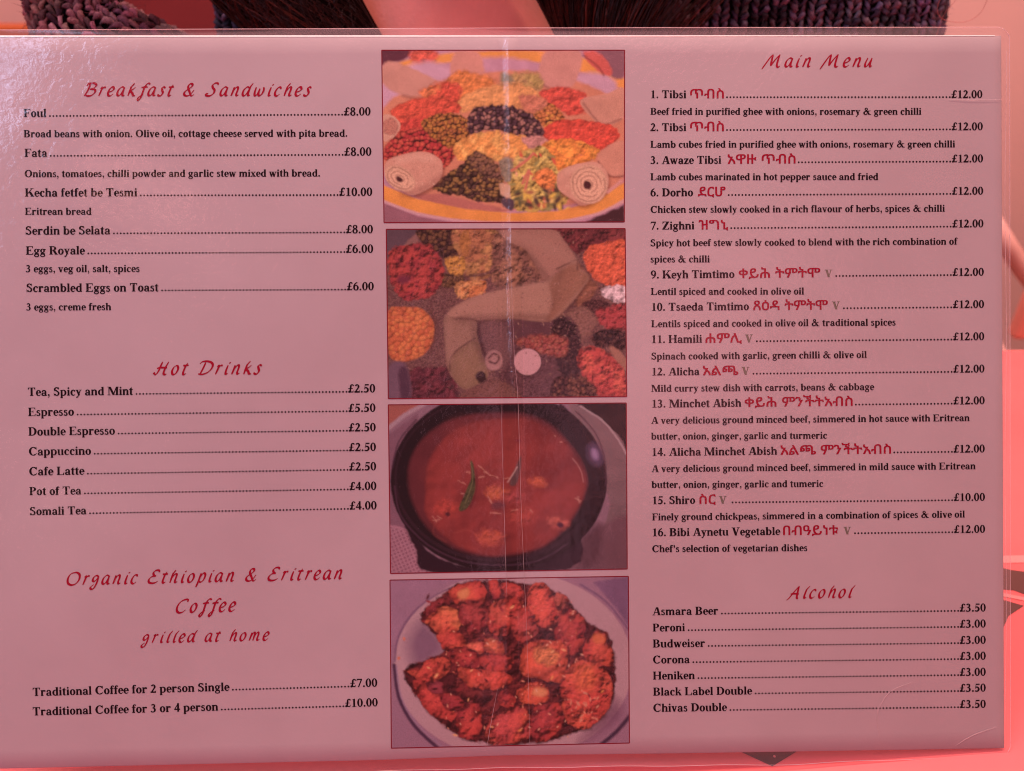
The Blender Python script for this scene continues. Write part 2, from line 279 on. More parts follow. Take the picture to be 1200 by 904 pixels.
# calligraphic heading hand: centre lines, drawn with a slanted broad nib (x-height 400, capitals 700)
def cr(pts, n=6):
    p = [pts[0]]+list(pts)+[pts[-1]]; o = []
    for i in range(1, len(p)-2):
        for k in range(n):
            t = k/n; a, b, c, d = p[i-1], p[i], p[i+1], p[i+2]
            o.append(tuple(.5*((2*b[j])+(-a[j]+c[j])*t+(2*a[j]-5*b[j]+4*c[j]-d[j])*t*t+(-a[j]+3*b[j]-3*c[j]+d[j])*t**3) for j in (0, 1)))
    o.append(tuple(pts[-1])); return o
HL = {
'B': (640, [[(90, 560), (160, 680), (330, 690)], [(260, 690), (190, 300), (70, 0)], [(150, 640), (400, 710), (560, 590), (440, 420), (280, 370)], [(280, 370), (520, 350), (560, 200), (420, 30), (230, 0), (130, 40)]]),
'S': (640, [[(560, 600), (540, 700), (400, 700), (300, 590), (340, 450), (440, 330), (430, 150), (280, 10), (100, 20), (60, 110), (170, 130)]]),
'H': (760, [[(60, 40), (150, 20), (240, 200), (300, 500), (350, 690)], [(130, 330), (300, 380), (620, 370)], [(640, 690), (540, 380), (500, 100), (560, 10), (650, 40)], [(60, 40), (40, 90), (90, 120)]]),
'D': (760, [[(330, 640), (250, 300), (170, 30)], [(60, 560), (160, 680), (420, 700), (640, 600), (690, 400), (560, 150), (300, 10), (80, 30)]]),
'O': (740, [[(420, 690), (200, 620), (90, 380), (130, 120), (320, 0), (540, 80), (660, 330), (620, 580), (450, 690), (330, 660)]]),
'E': (600, [[(540, 600), (500, 700), (350, 700), (250, 590), (290, 450), (400, 390)], [(400, 390), (220, 370), (90, 220), (110, 60), (260, 0), (430, 30), (540, 110)]]),
'C': (640, [[(560, 570), (560, 690), (420, 700), (230, 590), (110, 370), (110, 130), (230, 0), (400, 30), (530, 150)]]),
'M': (1000, [[(10, -120), (130, 150), (300, 520), (420, 690)], [(420, 690), (410, 350), (420, 60)], [(420, 60), (560, 370), (760, 690)], [(760, 690), (720, 350), (720, 80), (800, 0), (880, 60)]]),
'A': (700, [[(0, -100), (110, 10), (330, 400), (520, 700)], [(520, 700), (500, 350), (510, 40), (590, 0)], [(150, 250), (350, 270), (580, 250)]]),
'a': (470, [[(370, 360), (260, 400), (120, 280), (80, 100), (150, 10), (270, 90), (370, 300), (390, 390)], [(390, 390), (340, 150), (360, 20), (450, 40)]]),
'c': (400, [[(340, 310), (300, 390), (180, 350), (90, 190), (100, 50), (200, 0), (320, 80)]]),
'd': (500, [[(370, 360), (260, 400), (120, 280), (80, 100), (150, 10), (270, 90), (380, 320)], [(490, 720), (420, 450), (360, 150), (370, 20), (460, 40)]]),
'e': (410, [[(110, 170), (260, 220), (340, 310), (280, 400), (170, 350), (90, 190), (110, 40), (220, 0), (350, 90)]]),
'f': (400, [[(520, 620), (460, 720), (370, 650), (290, 350), (200, -60), (110, -190), (60, -120), (160, 0), (300, 60)], [(150, 370), (290, 390), (450, 400)]]),
'g': (460, [[(380, 330), (280, 400), (150, 330), (110, 200), (180, 140), (300, 220), (380, 360)], [(380, 360), (330, 80), (220, -160), (90, -200), (60, -110), (200, 0)]]),
'h': (500, [[(280, 720), (190, 400), (100, 0)], [(140, 160), (260, 350), (370, 390), (380, 280), (340, 100), (360, 10), (460, 50)]]),
'i': (280, [[(190, 390), (130, 150), (140, 10), (230, 40)], [(205, 540), (235, 575), (262, 620), (270, 640)]]),
'k': (490, [[(290, 720), (190, 400), (100, 0)], [(400, 390), (300, 300), (170, 220), (290, 130), (350, 20), (450, 20)]]),
'l': (280, [[(310, 720), (200, 400), (130, 120), (150, 10), (240, 40)]]),
'm': (700, [[(190, 390), (150, 200), (90, 0)], [(120, 130), (240, 350), (330, 390), (340, 280), (290, 0)], [(310, 130), (430, 350), (530, 390), (550, 280), (510, 100), (540, 10), (640, 50)]]),
'n': (510, [[(190, 390), (150, 200), (90, 0)], [(120, 130), (250, 350), (360, 390), (380, 280), (340, 100), (370, 10), (460, 50)]]),
'o': (430, [[(260, 395), (140, 320), (80, 150), (140, 10), (270, 50), (350, 230), (310, 370), (230, 390)]]),
'p': (480, [[(200, 400), (120, 50), (30, -220)], [(130, 120), (240, 330), (350, 400), (420, 310), (370, 110), (240, 0), (130, 60)]]),
'r': (380, [[(110, 330), (190, 390), (170, 250), (90, 0)], [(180, 270), (280, 380), (370, 370)]]),
's': (370, [[(340, 340), (280, 400), (190, 350), (220, 240), (260, 130), (180, 10), (60, 20), (50, 80)]]),
't': (340, [[(270, 580), (180, 300), (130, 90), (170, 0), (270, 50)], [(80, 390), (200, 390), (340, 410)]]),
'u': (500, [[(190, 390), (110, 150), (130, 10), (240, 60), (350, 250), (400, 390)], [(400, 390), (350, 150), (370, 10), (460, 50)]]),
'w': (640, [[(150, 390), (110, 150), (150, 10), (260, 90), (340, 330)], [(340, 330), (310, 120), (350, 10), (470, 80), (540, 260), (520, 390)]]),
'&': (680, [[(600, 90), (480, 0), (340, 250), (230, 480), (280, 650), (400, 660), (420, 540), (300, 400), (130, 250), (110, 90), (230, 0), (400, 60), (560, 330)]]),
' ': (330, []),
}
HSP = 62
def script_width(s): return sum(HL[c][0]+HSP for c in s)/1000.0
def script_polys(s, bold=1.0):
    x = 0; o = []; nib = math.radians(40)
    for c in s:
        for sk in HL[c][1]:
            lo = c.islower(); q = [(a*1.0+b*.20, b*(1.2 if b <= 400 else (480+(b-400)*.62)/b) if lo else b*.97) for a, b in cr(sk, 5)]; m = len(q)
            L = []; R = []
            for i, (a, b) in enumerate(q):
                d = (q[min(i+1, m-1)][0]-q[max(i-1, 0)][0], q[min(i+1, m-1)][1]-q[max(i-1, 0)][1])
                l = math.hypot(*d) or 1; ang = math.atan2(d[1], d[0])
                w = (40 + 92*abs(math.sin(ang-nib)))*bold/2 * (0.55+0.45*min(1, 4*min(i, m-1-i)/m+.2))
                nx, ny = -d[1]/l, d[0]/l
                L.append(((x+a+nx*w)/1000, (b+ny*w)/1000)); R.append(((x+a-nx*w)/1000, (b-ny*w)/1000))
            for i in range(m-1): o.append([R[i], R[i+1], L[i+1], L[i]])
        x += HL[c][0]+HSP
    return o

def lay(name, polys, W, x0, y0, x1, y1, mat, parent, vs=1.0, lift=.00006, slope=None):
    """put glyph polygons (em units, total width W) on the paper between two baseline points given on the photograph"""
    em = math.hypot(x1-x0, y1-y0)/W
    if slope is None: dx, dy = (x1-x0), (y1-y0)
    else: dx, dy = (x1-x0), (x1-x0)*slope
    l = math.hypot(dx, dy); dx /= l; dy /= l
    V = []; F = []
    for k, q in enumerate(polys):
        z = lift + (k % 61)*1.0e-6
        b = len(V)
        for (a, h) in q: V.append(P(x0+(a*dx+h*vs*dy*1.0)*em, y0+(a*dy-h*vs*dx)*em, z))
        F.append(tuple(range(b, b+len(q))))
    o = mesh(name, V, F, mat, parent)
    return o, em
_eth = {}
def eth_polys(s):
    if s in _eth: return _eth[s]
    cu = bpy.data.curves.new('glyphs', 'FONT'); cu.body = s; cu.size = 1; cu.resolution_u = 3
    ob = bpy.data.objects.new('glyphs', cu); COL.objects.link(ob)
    dg_ = bpy.context.evaluated_depsgraph_get(); me = bpy.data.meshes.new_from_object(ob.evaluated_get(dg_))
    vs = [v.co for v in me.vertices]
    x0 = min(v.x for v in vs); x1 = max(v.x for v in vs)
    out = [[((vs[i].x-x0), vs[i].y) for i in p.vertices] for p in me.polygons]
    bpy.data.objects.remove(ob); bpy.data.curves.remove(cu); bpy.data.meshes.remove(me)
    out = [[(a+ex, b+ey) for a, b in q] for (ex, ey) in ((0, 0), (.016, .010), (-.016, -.010), (.016, -.010), (-.016, .010)) for q in out]
    _eth[s] = (out, x1-x0); return _eth[s]
# ------------------------------------------------------------------ the laminated menu
MENU = empty('laminated_menu', P(600, 900))
tag(MENU, 'open laminated two-page restaurant menu with four food photos down its centre fold', 'menu')
def lerp_tab(tab, x):
    if x <= tab[0][0]: return tab[0][1]
    for (a, b), (c, d) in zip(tab, tab[1:]):
        if x <= c: return b+(d-b)*(x-a)/(c-a)
    return tab[-1][1]
PB = [(-30, 902), (0, 901), (440, 891), (590, 885.5), (800, 883), (1177, 877)]
PT = [(-30, 43), (600, 42.6), (1175, 42)]
FB = [(-40, 914), (0, 913), (440, 904), (590, 900), (750, 898), (940, 896), (1010, 891.5), (1184, 887.5)]
FT = [(-40, 35.5), (600, 33), (1184, 32)]
PL = -14
def pxr(y): return 1173.3+3.4*(y-42)/835
def paper_pt(u, v):
    yr = 42+835*v; x = PL+(pxr(yr)-PL)*u
    return x, lerp_tab(PT, x)*(1-v)+lerp_tab(PB, x)*v
us = sorted(set([0, .0012, .9988, 1]+[i/120 for i in range(121)]+[(588+k*1.5-PL)/(1175-PL) for k in range(-16, 17)]))
vs_ = sorted(set([0, .0016, .9984, 1]+[i/40 for i in range(41)]))
V = []; F = []
for j, v in enumerate(vs_):
    for i, u in enumerate(us):
        x, y = paper_pt(u, v); edge = (i in (0, len(us)-1)) or (j in (0, len(vs_)-1))
        V.append(P(x, y, -.00055 if edge else 0))
nu = len(us)
for j in range(len(vs_)-1):
    for i in range(nu-1): F.append((j*nu+i, (j+1)*nu+i, (j+1)*nu+i+1, j*nu+i+1))
nb = len(V)                                   # the back of the card and its thin edge
for j, v in enumerate(vs_):
    for i, u in enumerate(us): V.append(P(*paper_pt(u, v), -.00075))
F += [tuple(k+nb for k in f[::-1]) for f in F]
paper = mesh('paper_sheet', V, F, M_paper, MENU, smooth=True)
mesh('pale_top_edge', [P(x, 41.6+b*.0, z) for x in [PL+i*10 for i in range(0, 119)] for b, z in ((0, -.0007),)] + [P(x, lerp_tab(PT, x)+.55, .00005) for x in [PL+i*10 for i in range(0, 119)]], [(i, i+119, i+120, i+1) for i in range(118)], M_pale_edge, paper)  # thin near-white strip along the top edge of the sheet only
tag(paper, 'white card sheet printed on both pages')

PXM = (P(591, 200)-P(590, 200)).length
_p = P(590, 200); _h = ((CAMP-_p).normalized()+(WINP-_p).normalized()).normalized(); SLOPE = -_h.dot(RT)/_h.dot(MN)
# film: clear over the print, a hazier sealed margin around it, a cut edge
def film_z(x, y):
    w = .00030 + .00009*math.sin(x*.045+y*.012)*math.sin(y*.031+1)
    fx = 588+.016*(y-40)
    def roof(x0, x1, sl, fall=1.6):                    # a folded facet leaning to the left page
        if x < x0: return 0
        if x < x1: q = (x-x0)/(x1-x0); return (x1-x0)*PXM*sl*(.84*q+.14*q*q)
        return max(0.0, (x1-x0)*PXM*sl*(1-(x-x1)/fall))
    k = max(0.0, min(1.0, (620-y)/260.0))
    w += roof(fx-5, fx+8.0, SLOPE, 11.0)*(.35+.65*k)
    if y < 175: w += roof(fx-12, fx-9.6, SLOPE, 2)
    if 52 < y < 200: w += roof(fx-6.6, fx-5.2, SLOPE*.95, 1.2)
    if 250 < y < 480: w += roof(fx-9, fx-7.2, SLOPE*1.1, 1.2)
    g = 603+0.000085*(y-350)**2 if y > 350 else 603       # loose crease that wanders to the right at the foot
    if y > 330: w += .00016*math.exp(-((x-(596+.05*(y-330)))/1.3)**2)
    # curved dents near the lower right corner
    r1 = math.hypot(x-1075, (y-880)*1.25)
    if y > 770: w += .00018*math.exp(-((r1-52)/3.0)**2)*max(0, min(1, (1100-x)/40))
    w += .00014*math.exp(-((y-117-.02*(x-1120))/1.2)**2)*max(0, min(1, (x-1110)/20))
    return w
xs = sorted(set([PL+(pxr(400)-PL)*i/150 for i in range(151)]+[560+k*1.0 for k in range(0, 76)]))
ys = [42+i*835/170 for i in range(171)]
V = []
for j, y0 in enumerate(ys):
    v = j/170
    for i, x0 in enumerate(xs):
        x, y = paper_pt((x0-PL)/(pxr(400)-PL), v)
        V.append(P(x, y, film_z(x, y)))
nx_ = len(xs)
F = [(j*nx_+i, (j+1)*nx_+i, (j+1)*nx_+i+1, j*nx_+i+1) for j in range(170) for i in range(nx_-1)]
film = mesh('laminate_film', V, F, M_film, MENU, smooth=True)
# margin ring with rounded outer corners
def ring_pts(n=200):
    inn = []; outp = []
    L, R = PL-10, 1183.2
    def corner(cx, cy, a0, r=15):
        return [(cx+r*math.cos(math.radians(a0+t)), cy-r*math.sin(math.radians(a0+t))) for t in range(0, 91, 10)]
    seq = []
    for i in range(60):                      # top, left to right
        x = L+15+(R-30-L)*i/59; seq.append(((x, lerp_tab(FT, x)), (PL+(1173.3-PL)*i/59, None, 't')))
    for k, q in enumerate(corner(R-15, 32+15, 90)[::1][::-1][::-1]): pass
    cs = [(R-15+15*math.sin(math.radians(t)), 47-15*math.cos(math.radians(t))) for t in range(10, 90, 10)]
    for q in cs: seq.append((q, (1173.3, None, 't')))
    for i in range(60):
        y = 47+(887.5-15-47)*i/59; seq.append(((R+1.0*(y-47)/835, y), (None, i/59, 'r')))
    cs = [(R+1-15+15*math.cos(math.radians(t)), 872.5+15*math.sin(math.radians(t))) for t in range(10, 90, 10)]
    for q in cs: seq.append((q, (None, 1.0, 'r')))
    for i in range(60):
        x = (R-14)+(L+15-(R-14))*i/59; seq.append(((x, lerp_tab(FB, x)+.5*math.sin(x*.05)), (1-i/59, None, 'b')))
    for i in range(30):
        y = 897+(50-897)*i/29; seq.append(((L, y), (None, 1-i/29, 'l')))
    return seq
seq = ring_pts(); V = []; outer = []; inner = []
for (ox, oy), (a, b, s) in seq:
    if s == 't': x = a; y = lerp_tab(PT, x)
    elif s == 'r': x, y = paper_pt(1, b)
    elif s == 'b': x, y = paper_pt(a, 1)
    else: x, y = paper_pt(0, b)
    inner.append((x, y)); outer.append((ox, oy))
m_ = len(seq); F = []
for k in range(m_):
    (ix, iy), (ox, oy) = inner[k], outer[k]
    V += [P(ix, iy, .00028), P(ix+(ox-ix)*.25, iy+(oy-iy)*.25, -.0001), P(ix+(ox-ix)*.7, iy+(oy-iy)*.7, -.00028+.0002*math.sin(k*.35)), P(ox, oy, -.0003+.00025*math.sin(k*.21))]
for k in range(m_):
    n = (k+1) % m_
    for r in range(3): F.append((k*4+r, k*4+r+1, n*4+r+1, n*4+r))
mesh('sealed_margin', V, F, M_margin, MENU, smooth=True)
rimpath = [V[k*4+3] for k in range(m_)]+[V[3]]
tv, tf = tube(rimpath, .00016, 4)
mesh('cut_edge', tv, tf, M_rim, MENU)
inpath = [P(1178.5+.8*math.sin(y*.02), y, .0001) for y in range(60, 880, 8)]
tv, tf = tube(inpath, .0001, 4); mesh('seal_line', tv, tf, M_rim, MENU)

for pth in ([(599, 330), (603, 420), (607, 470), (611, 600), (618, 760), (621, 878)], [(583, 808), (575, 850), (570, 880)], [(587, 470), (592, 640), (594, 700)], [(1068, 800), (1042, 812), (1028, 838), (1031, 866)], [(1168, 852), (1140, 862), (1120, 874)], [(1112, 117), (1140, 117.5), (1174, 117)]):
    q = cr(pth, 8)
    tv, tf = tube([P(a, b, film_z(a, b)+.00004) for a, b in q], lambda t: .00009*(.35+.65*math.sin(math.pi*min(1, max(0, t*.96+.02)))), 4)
    mesh('crease_glint', tv, tf, M_rim, film)  # pale diffuse tubes stand in for highlight lines along the film's creases
# ------------------------------------------------------------------ printed text
S12 = 1.0
def item(text, x0, y0, x1, pr, px0, px1, py, eth=None, veg=None, dots=None):
    sl = (py-y0)/(px1-x0)
    yb = lambda x: y0+sl*(x-x0)
    o, em = lay('item_text', serif_polys(text), text_width(text), x0, y0, x1, yb(x1), M_black, paper)
    lay('price_text', serif_polys(pr), text_width(pr), px0, yb(px0), px1, yb(px1), M_black, paper)
    d0 = (dots if dots else (x1+2.5))
    if eth:
        q, w = eth_polys(eth[0])
        ex0, ex1 = eth[1], eth[2]
        sc = (ex1-ex0)/w
        lay('ethiopic_text', q, w, ex0, yb(ex0)+.2, ex1, yb(ex1)+.2, M_red, paper, vs=min(1.25, max(.8, 15.2/sc)))
        if not dots: d0 = ex1+2.5
    if veg:
        lay('vegetarian_mark', serif_polys('V'), text_width('V'), veg[0], yb(veg[0]), veg[1], yb(veg[1]), M_grey, paper)
        if not dots: d0 = veg[1]+3
    n = int((px0+1-d0)/3.95); P_ = []
    for k in range(n):
        cx = (d0+1.5+k*(px0+.5-d0)/n)
        P_.append([(cx-x0+1.1*math.cos(t*math.pi/4), 1.0+1.1*math.sin(t*math.pi/4)) for t in range(8)])
    lay('leader_dots', P_, 100.0, x0, y0, x0+100*math.cos(math.atan(sl)), y0+100*math.sin(math.atan(sl)), M_black, paper)
def desc(text, x0, y0, x1, y1=None):
    if y1 is None: y1 = y0-.006*(x1-x0)*max(0, (y0-150)/400)
    lay('description_text', serif_polys(text), text_width(text), x0, y0, x1, y1, M_black, paper)
def head(text, x0, y0, x1, y1, b=1.0):
    lay('heading_text', script_polys(text, b), script_width(text), x0, y0, x1, y1, M_red, paper, vs=.93)

head('Breakfast & Sandwiches', 97, 112.6, 365, 112.6)
item('Foul', 27.5, 137.3, 54.5, '£8.00', 403, 434.5, 135.4)
desc('Broad beans with onion. Olive oil, cottage cheese served with pita bread.', 27.5, 161, 407.5, 160.3)
item('Fata', 28.5, 184, 55.5, '£8.00', 403.5, 435.5, 182.5)
desc('Onions, tomatoes, chilli powder and garlic stew mixed with bread.', 28.5, 207.8, 375.5, 207)
item('Kecha fetfet be Tesmi', 29, 230.6, 161, '£10.00', 397.5, 436.5, 229.6)
desc('Eritrean bread', 29, 252, 107.5)
item('Serdin be Selata', 29.5, 275.2, 129.5, '£8.00', 405.5, 437.3, 273.4)
item('Egg Royale', 30, 298.6, 99.5, '£6.00', 405.5, 437.6, 296.4)
desc('3 eggs, veg oil, salt, spices', 30, 319.2, 164)
item('Scrambled Eggs on Toast', 30.5, 342.4, 186, '£6.00', 406.5, 438.3, 340.3)
desc('3 eggs, creme fresh', 30.5, 364, 130.5)
head('Hot Drinks', 179, 439.4, 307, 438.6)
for t, x1, y0, p, y1 in [('Tea, Spicy and Mint', 156, 464.2, '£2.50', 460), ('Espresso', 87, 487.8, '£5.50', 482.7), ('Double Espresso', 135, 510.7, '£2.50', 505.5),
                         ('Cappuccino', 107, 534, '£2.50', 528.6), ('Cafe Latte', 99, 557.4, '£2.50', 551.3), ('Pot of Tea', 95.5, 580.5, '£4.00', 574.2), ('Somali Tea', 101.5, 604, '£4.00', 597)]:
    item(t, 32.3+(y0-464)*.016, y0, x1, p, 408+(y0-464)*.013, 440+(y0-464)*.012, y1)
head('Organic Ethiopian & Eritrean', 76, 686, 403, 678.6)
head('Coffee', 204, 718.4, 277.5, 716.4)
head('grilled at home', 165, 753.8, 316.5, 750.4)
item('Traditional Coffee for 2 person Single', 38, 816, 269, '£7.00', 410.5, 442.5, 804.8)
item('Traditional Coffee for 3 or 4 person', 38, 838.8, 256, '£10.00', 404.5, 443, 827.8)
head('Main Menu', 893, 78.8, 1024, 78.4)
T1 = 'ጥብስ'
item('1. Tibsi', 762, 115.2, 804.5, '£12.00', 1115, 1151.5, 115, (T1, 809, 848))
desc('Beef fried in purified ghee with onions, rosemary & green chilli', 762, 134.6, 1080)
item('2. Tibsi', 762, 153.8, 804.5, '£12.00', 1115.3, 1152, 152.7, (T1, 809, 848))
desc('Lamb cubes fried in purified ghee with onions, rosemary & green chilli', 762, 173.2, 1119.5, 172.8)
item('3. Awaze Tibsi', 762, 192.3, 845.5, '£12.00', 1115.5, 1152.3, 190.3, ('አዋዙ ጥብስ', 853, 932))
desc('Lamb cubes marinated in hot pepper sauce and fried', 762, 211.3, 1029.5)
item('6. Dorho', 762, 230.2, 812.5, '£12.00', 1115.7, 1152.5, 228.2, ('ደርሆ', 818, 850))
desc('Chicken stew slowly cooked in a rich flavour of herbs, spices & chilli', 762, 249.6, 1107.5, 248.2)
item('7. Zighni', 762.2, 269.2, 814, '£12.00', 1116, 1152.8, 266.5, ('ዝግኒ', 819, 853))
desc('Spicy hot beef stew slowly cooked to blend with the rich combination of', 762, 288.8, 1122, 286.8)
desc('spices & chilli', 762, 307.7, 832)
item('9. Keyh Timtimo', 762.5, 326.5, 861, '£12.00', 1116.3, 1153.2, 323.2, ('ቀይሕ ትምትሞ', 866, 961), (966.5, 975.5))
desc('Lentil spiced and cooked in olive oil', 762.5, 345.7, 942.5)
item('10. Tsaeda Timtimo', 763, 364.4, 878, '£12.00', 1116.8, 1153.5, 361, ('ጸዕዳ ትምትሞ', 883, 970), (975, 984.5))
desc('Lentils spiced and cooked in olive oil & traditional spices', 763, 383.6, 1050, 381.6)
item('11. Hamili', 763, 402.2, 823, '£12.00', 1117, 1153.7, 398.7, ('ሐምሊ', 827, 869), (873, 882.5))
desc('Spinach cooked with garlic, green chilli & olive oil', 763, 421.6, 1016, 419.6)
item('12. Alicha', 763.5, 440.2, 820, '£12.00', 1117.2, 1154, 436.6, ('አልጫ', 824, 865), (869, 878.5))
desc('Mild curry stew dish with carrots, beans & cabbage', 763, 459.3, 1024.5, 457.2)
item('13. Minchet Abish', 763.5, 477.8, 869, '£12.00', 1117.3, 1154.2, 473.8, ('ቀይሕ ምንችትአብስ', 873, 999))
desc('A very delicious ground minced beef, simmered in hot sauce with Eritrean', 763, 496.8, 1136.5, 493.6)
desc('butter, onion, ginger, garlic and turmeric', 763, 515.3, 969.5)
item('14. Alicha Minchet Abish', 763.5, 534.5, 911, '£12.00', 1117.5, 1154.3, 530.3, ('አልጫ ምንችትአብስ', 915, 1044))
desc('A very delicious ground minced beef, simmered in mild sauce with Eritrean', 763.5, 553.4, 1143.5, 550)
desc('butter, onion, ginger, garlic and tumeric', 763.5, 572, 965)
item('15. Shiro', 764, 591, 815, '£10.00', 1117.8, 1154.5, 587, ('ስር', 820, 838.5), (842.5, 851.5), 857)
desc('Finely ground chickpeas, simmered in a combination of spices & olive oil', 764, 610, 1131, 606.6)
item('16. Bibi Aynetu Vegetable', 764, 628.6, 914.5, '£12.00', 1118, 1154.7, 624.5, ('በብዓይነቱ', 918, 982), (988.5, 997.5), 1000.5)
desc("Chef's selection of vegetarian dishes", 764, 647.3, 946.5)
head('Alcohol', 922, 701.6, 1000, 700.4)
for t, x1, y0, p, y1 in [('Asmara Beer', 842, 721.2, '£3.50', 716.7), ('Peroni', 803, 740.3, '£3.00', 735.5), ('Budweiser', 826.5, 759, '£3.00', 754.5), ('Corona', 808.5, 777.8, '£3.00', 773.2),
                         ('Heniken', 814.5, 796.6, '£3.00', 792), ('Black Label Double', 881.5, 815.4, '£3.50', 810.6), ('Chivas Double', 852, 834.4, '£3.50', 829.6)]:
    item(t, 764.5+(y0-721)*.006, y0, x1, p, 1124.8, 1155.5, y1)
# ------------------------------------------------------------------ the four printed food photographs: flat print, painted procedurally
LIGHT = np.array([1.0, .43, .52])             # how the room's red light tints white paper
def lin(c):
    c = np.asarray(c, float)/255.0
    return np.where(c <= .04045, c/12.92, ((c+.055)/1.055)**2.4)
def vnoise(X, Y, s, seed):
    r = np.random.RandomState(seed); T = r.rand(64, 64)
    x = X/s+seed*3.7; y = Y/s+seed*1.3
    xi = np.floor(x).astype(int); yi = np.floor(y).astype(int); fx = x-xi; fy = y-yi
    fx = fx*fx*(3-2*fx); fy = fy*fy*(3-2*fy)
    a = T[xi % 64, yi % 64]; b = T[(xi+1) % 64, yi % 64]; c = T[xi % 64, (yi+1) % 64]; d = T[(xi+1) % 64, (yi+1) % 64]
    return (a*(1-fx)+b*fx)*(1-fy)+(c*(1-fx)+d*fx)*fy
def fbm(X, Y, s, seed, o=3):
    v = 0; a = 1; t = 0
    for k in range(o): v = v+a*vnoise(X, Y, s/2**k, seed+k*17); t += a; a *= .55
    return v/t-.5
def cells(X, Y, s, seed):
    r = np.random.RandomState(seed); T = r.rand(64, 64, 3)
    x = X/s; y = Y/s; xi = np.floor(x).astype(int); yi = np.floor(y).astype(int)
    best = np.full(X.shape, 9.0); cid = np.zeros(X.shape); dx = np.zeros(X.shape); dy = np.zeros(X.shape)
    for i in (-1, 0, 1):
        for j in (-1, 0, 1):
            t = T[(xi+i) % 64, (yi+j) % 64]; px = xi+i+t[..., 0]; py = yi+j+t[..., 1]
            d = np.hypot(px-x, py-y); m = d < best
            best = np.where(m, d, best); cid = np.where(m, t[..., 2], cid); dx = np.where(m, x-px, dx); dy = np.where(m, y-py, dy)
    return best, cid, dx, dy
class Canvas:
    def __init__(s, w, h, nx, ny, bgc):
        s.X, s.Y = np.meshgrid(np.linspace(0, w, nx), np.linspace(0, h, ny)); s.nx, s.ny = nx, ny
        s.I = np.zeros(s.X.shape+(3,))+lin(bgc); s.k = 1
    def sdf(s, pts, X, Y):
        p = np.array(pts, float); q = np.roll(p, -1, 0); d = np.full(X.shape, 1e9); ins = np.zeros(X.shape, bool)
        for (ax, ay), (bx, by) in zip(p, q):
            ex, ey = bx-ax, by-ay; L = ex*ex+ey*ey+1e-9
            t = np.clip(((X-ax)*ex+(Y-ay)*ey)/L, 0, 1); d = np.minimum(d, (X-ax-t*ex)**2+(Y-ay-t*ey)**2)
            c = ((ay > Y) != (by > Y)) & (X < (bx-ax)*(Y-ay)/((by-ay) if by != ay else 1e-9)+ax); ins ^= c
        d = np.sqrt(d); return np.where(ins, -d, d)
    def put(s, mask, col, w=None):
        if w is None: s.I = s.I*(1-mask[..., None])+col*mask[..., None]
        else: s.I[w] = s.I[w]*(1-mask[..., None])+col*mask[..., None]
    def win(s, pts, m):
        fx = (s.nx-1)/s.X[0, -1]; fy = (s.ny-1)/s.Y[-1, 0]
        x0 = min(p[0] for p in pts)-m; x1 = max(p[0] for p in pts)+m; y0 = min(p[1] for p in pts)-m; y1 = max(p[1] for p in pts)+m
        return (slice(max(0, int(y0*fy)), max(1, int(y1*fy)+2)), slice(max(0, int(x0*fx)), max(1, int(x1*fx)+2)))
    def tex(s, col, kind, col2=None, sc=20, amt=.5, w=None):
        s.k += 1; X, Y = (s.X, s.Y) if w is None else (s.X[w], s.Y[w]); c = lin(col)+np.zeros(X.shape+(3,)); k = s.k
        if kind == 'plain': f = 1+amt*fbm(X, Y, sc*3, k, 3); return c*f[..., None]
        if kind == 'lump':                       # soft food mass: lit lumps and dark gaps
            h = lambda x, y: fbm(x, y, sc, k, 3)
            e = (h(X+1.5, Y+2.5)-h(X-1.5, Y-2.5))*sc*.17
            f = np.clip(1-amt*e*1.6+amt*1.0*h(X, Y)*2, .2, 1.45)
            if col2 is not None:
                m = np.clip((fbm(X, Y, sc*1.6, k+50, 3))*5+.35, 0, 1); c = c*(1-m[..., None])+lin(col2)*m[..., None]
            return c*f[..., None]
        if kind == 'grain':                      # lentils, mince, chopped leaves
            ww = fbm(X, Y, sc*2, k+9, 2)*sc*.8; b, cid, dx, dy = cells(X+ww, Y-ww, sc, k)
            f = np.clip(1.28-b*1.1*amt*1.5-(dx*.4+dy*.8)*amt*1.3, .10, 1.4)
            if col2 is not None:
                m = np.clip((cid-.5)*5+.3, 0, 1); c = c*(1-m[..., None])+lin(col2)*m[..., None]
            return c*f[..., None]
        if kind == 'fold':
            f = 1+amt*2*fbm(X*.35, Y, sc, k, 3); return c*f[..., None]
    def poly(s, pts, col, soft=3, warp=6, ws=28, kind='plain', col2=None, sc=20, amt=.3, smooth=True, shade=None, alpha=1):
        s.k += 1
        if shade is None: shade = .38 if (kind in ('lump', 'grain') and alpha == 1) else 0
        if kind in ('lump', 'grain') and warp >= 6 and ws == 28: ws = 20; warp *= 1.35
        if smooth and len(pts) > 2:
            n = len(pts); ex = []
            for i in range(n):
                a, b, c, d = pts[i-1], pts[i], pts[(i+1) % n], pts[(i+2) % n]
                for t in (0, .25, .5, .75):
                    ex.append(tuple(.5*((2*b[j])+(-a[j]+c[j])*t+(2*a[j]-5*b[j]+4*c[j]-d[j])*t*t+(-a[j]+3*b[j]-3*c[j]+d[j])*t**3) for j in (0, 1)))
            pts = ex
        w = s.win(pts, soft*2+warp*2+6); X, Y = s.X[w], s.Y[w]
        wx = fbm(X, Y, ws, s.k+31, 3)*2*warp; wy = fbm(X, Y, ws, s.k+77, 3)*2*warp
        d = s.sdf(pts, X+wx, Y+wy); m = np.clip(.5-d/(2*soft), 0, 1)*alpha
        t = s.tex(col, kind, col2, sc, amt, w)
        if shade: t = t*np.clip(1-shade*np.exp(d/22.0)*np.clip(.5+(0), 0, 1), .1, 1)[..., None]
        s.put(m, t, w)
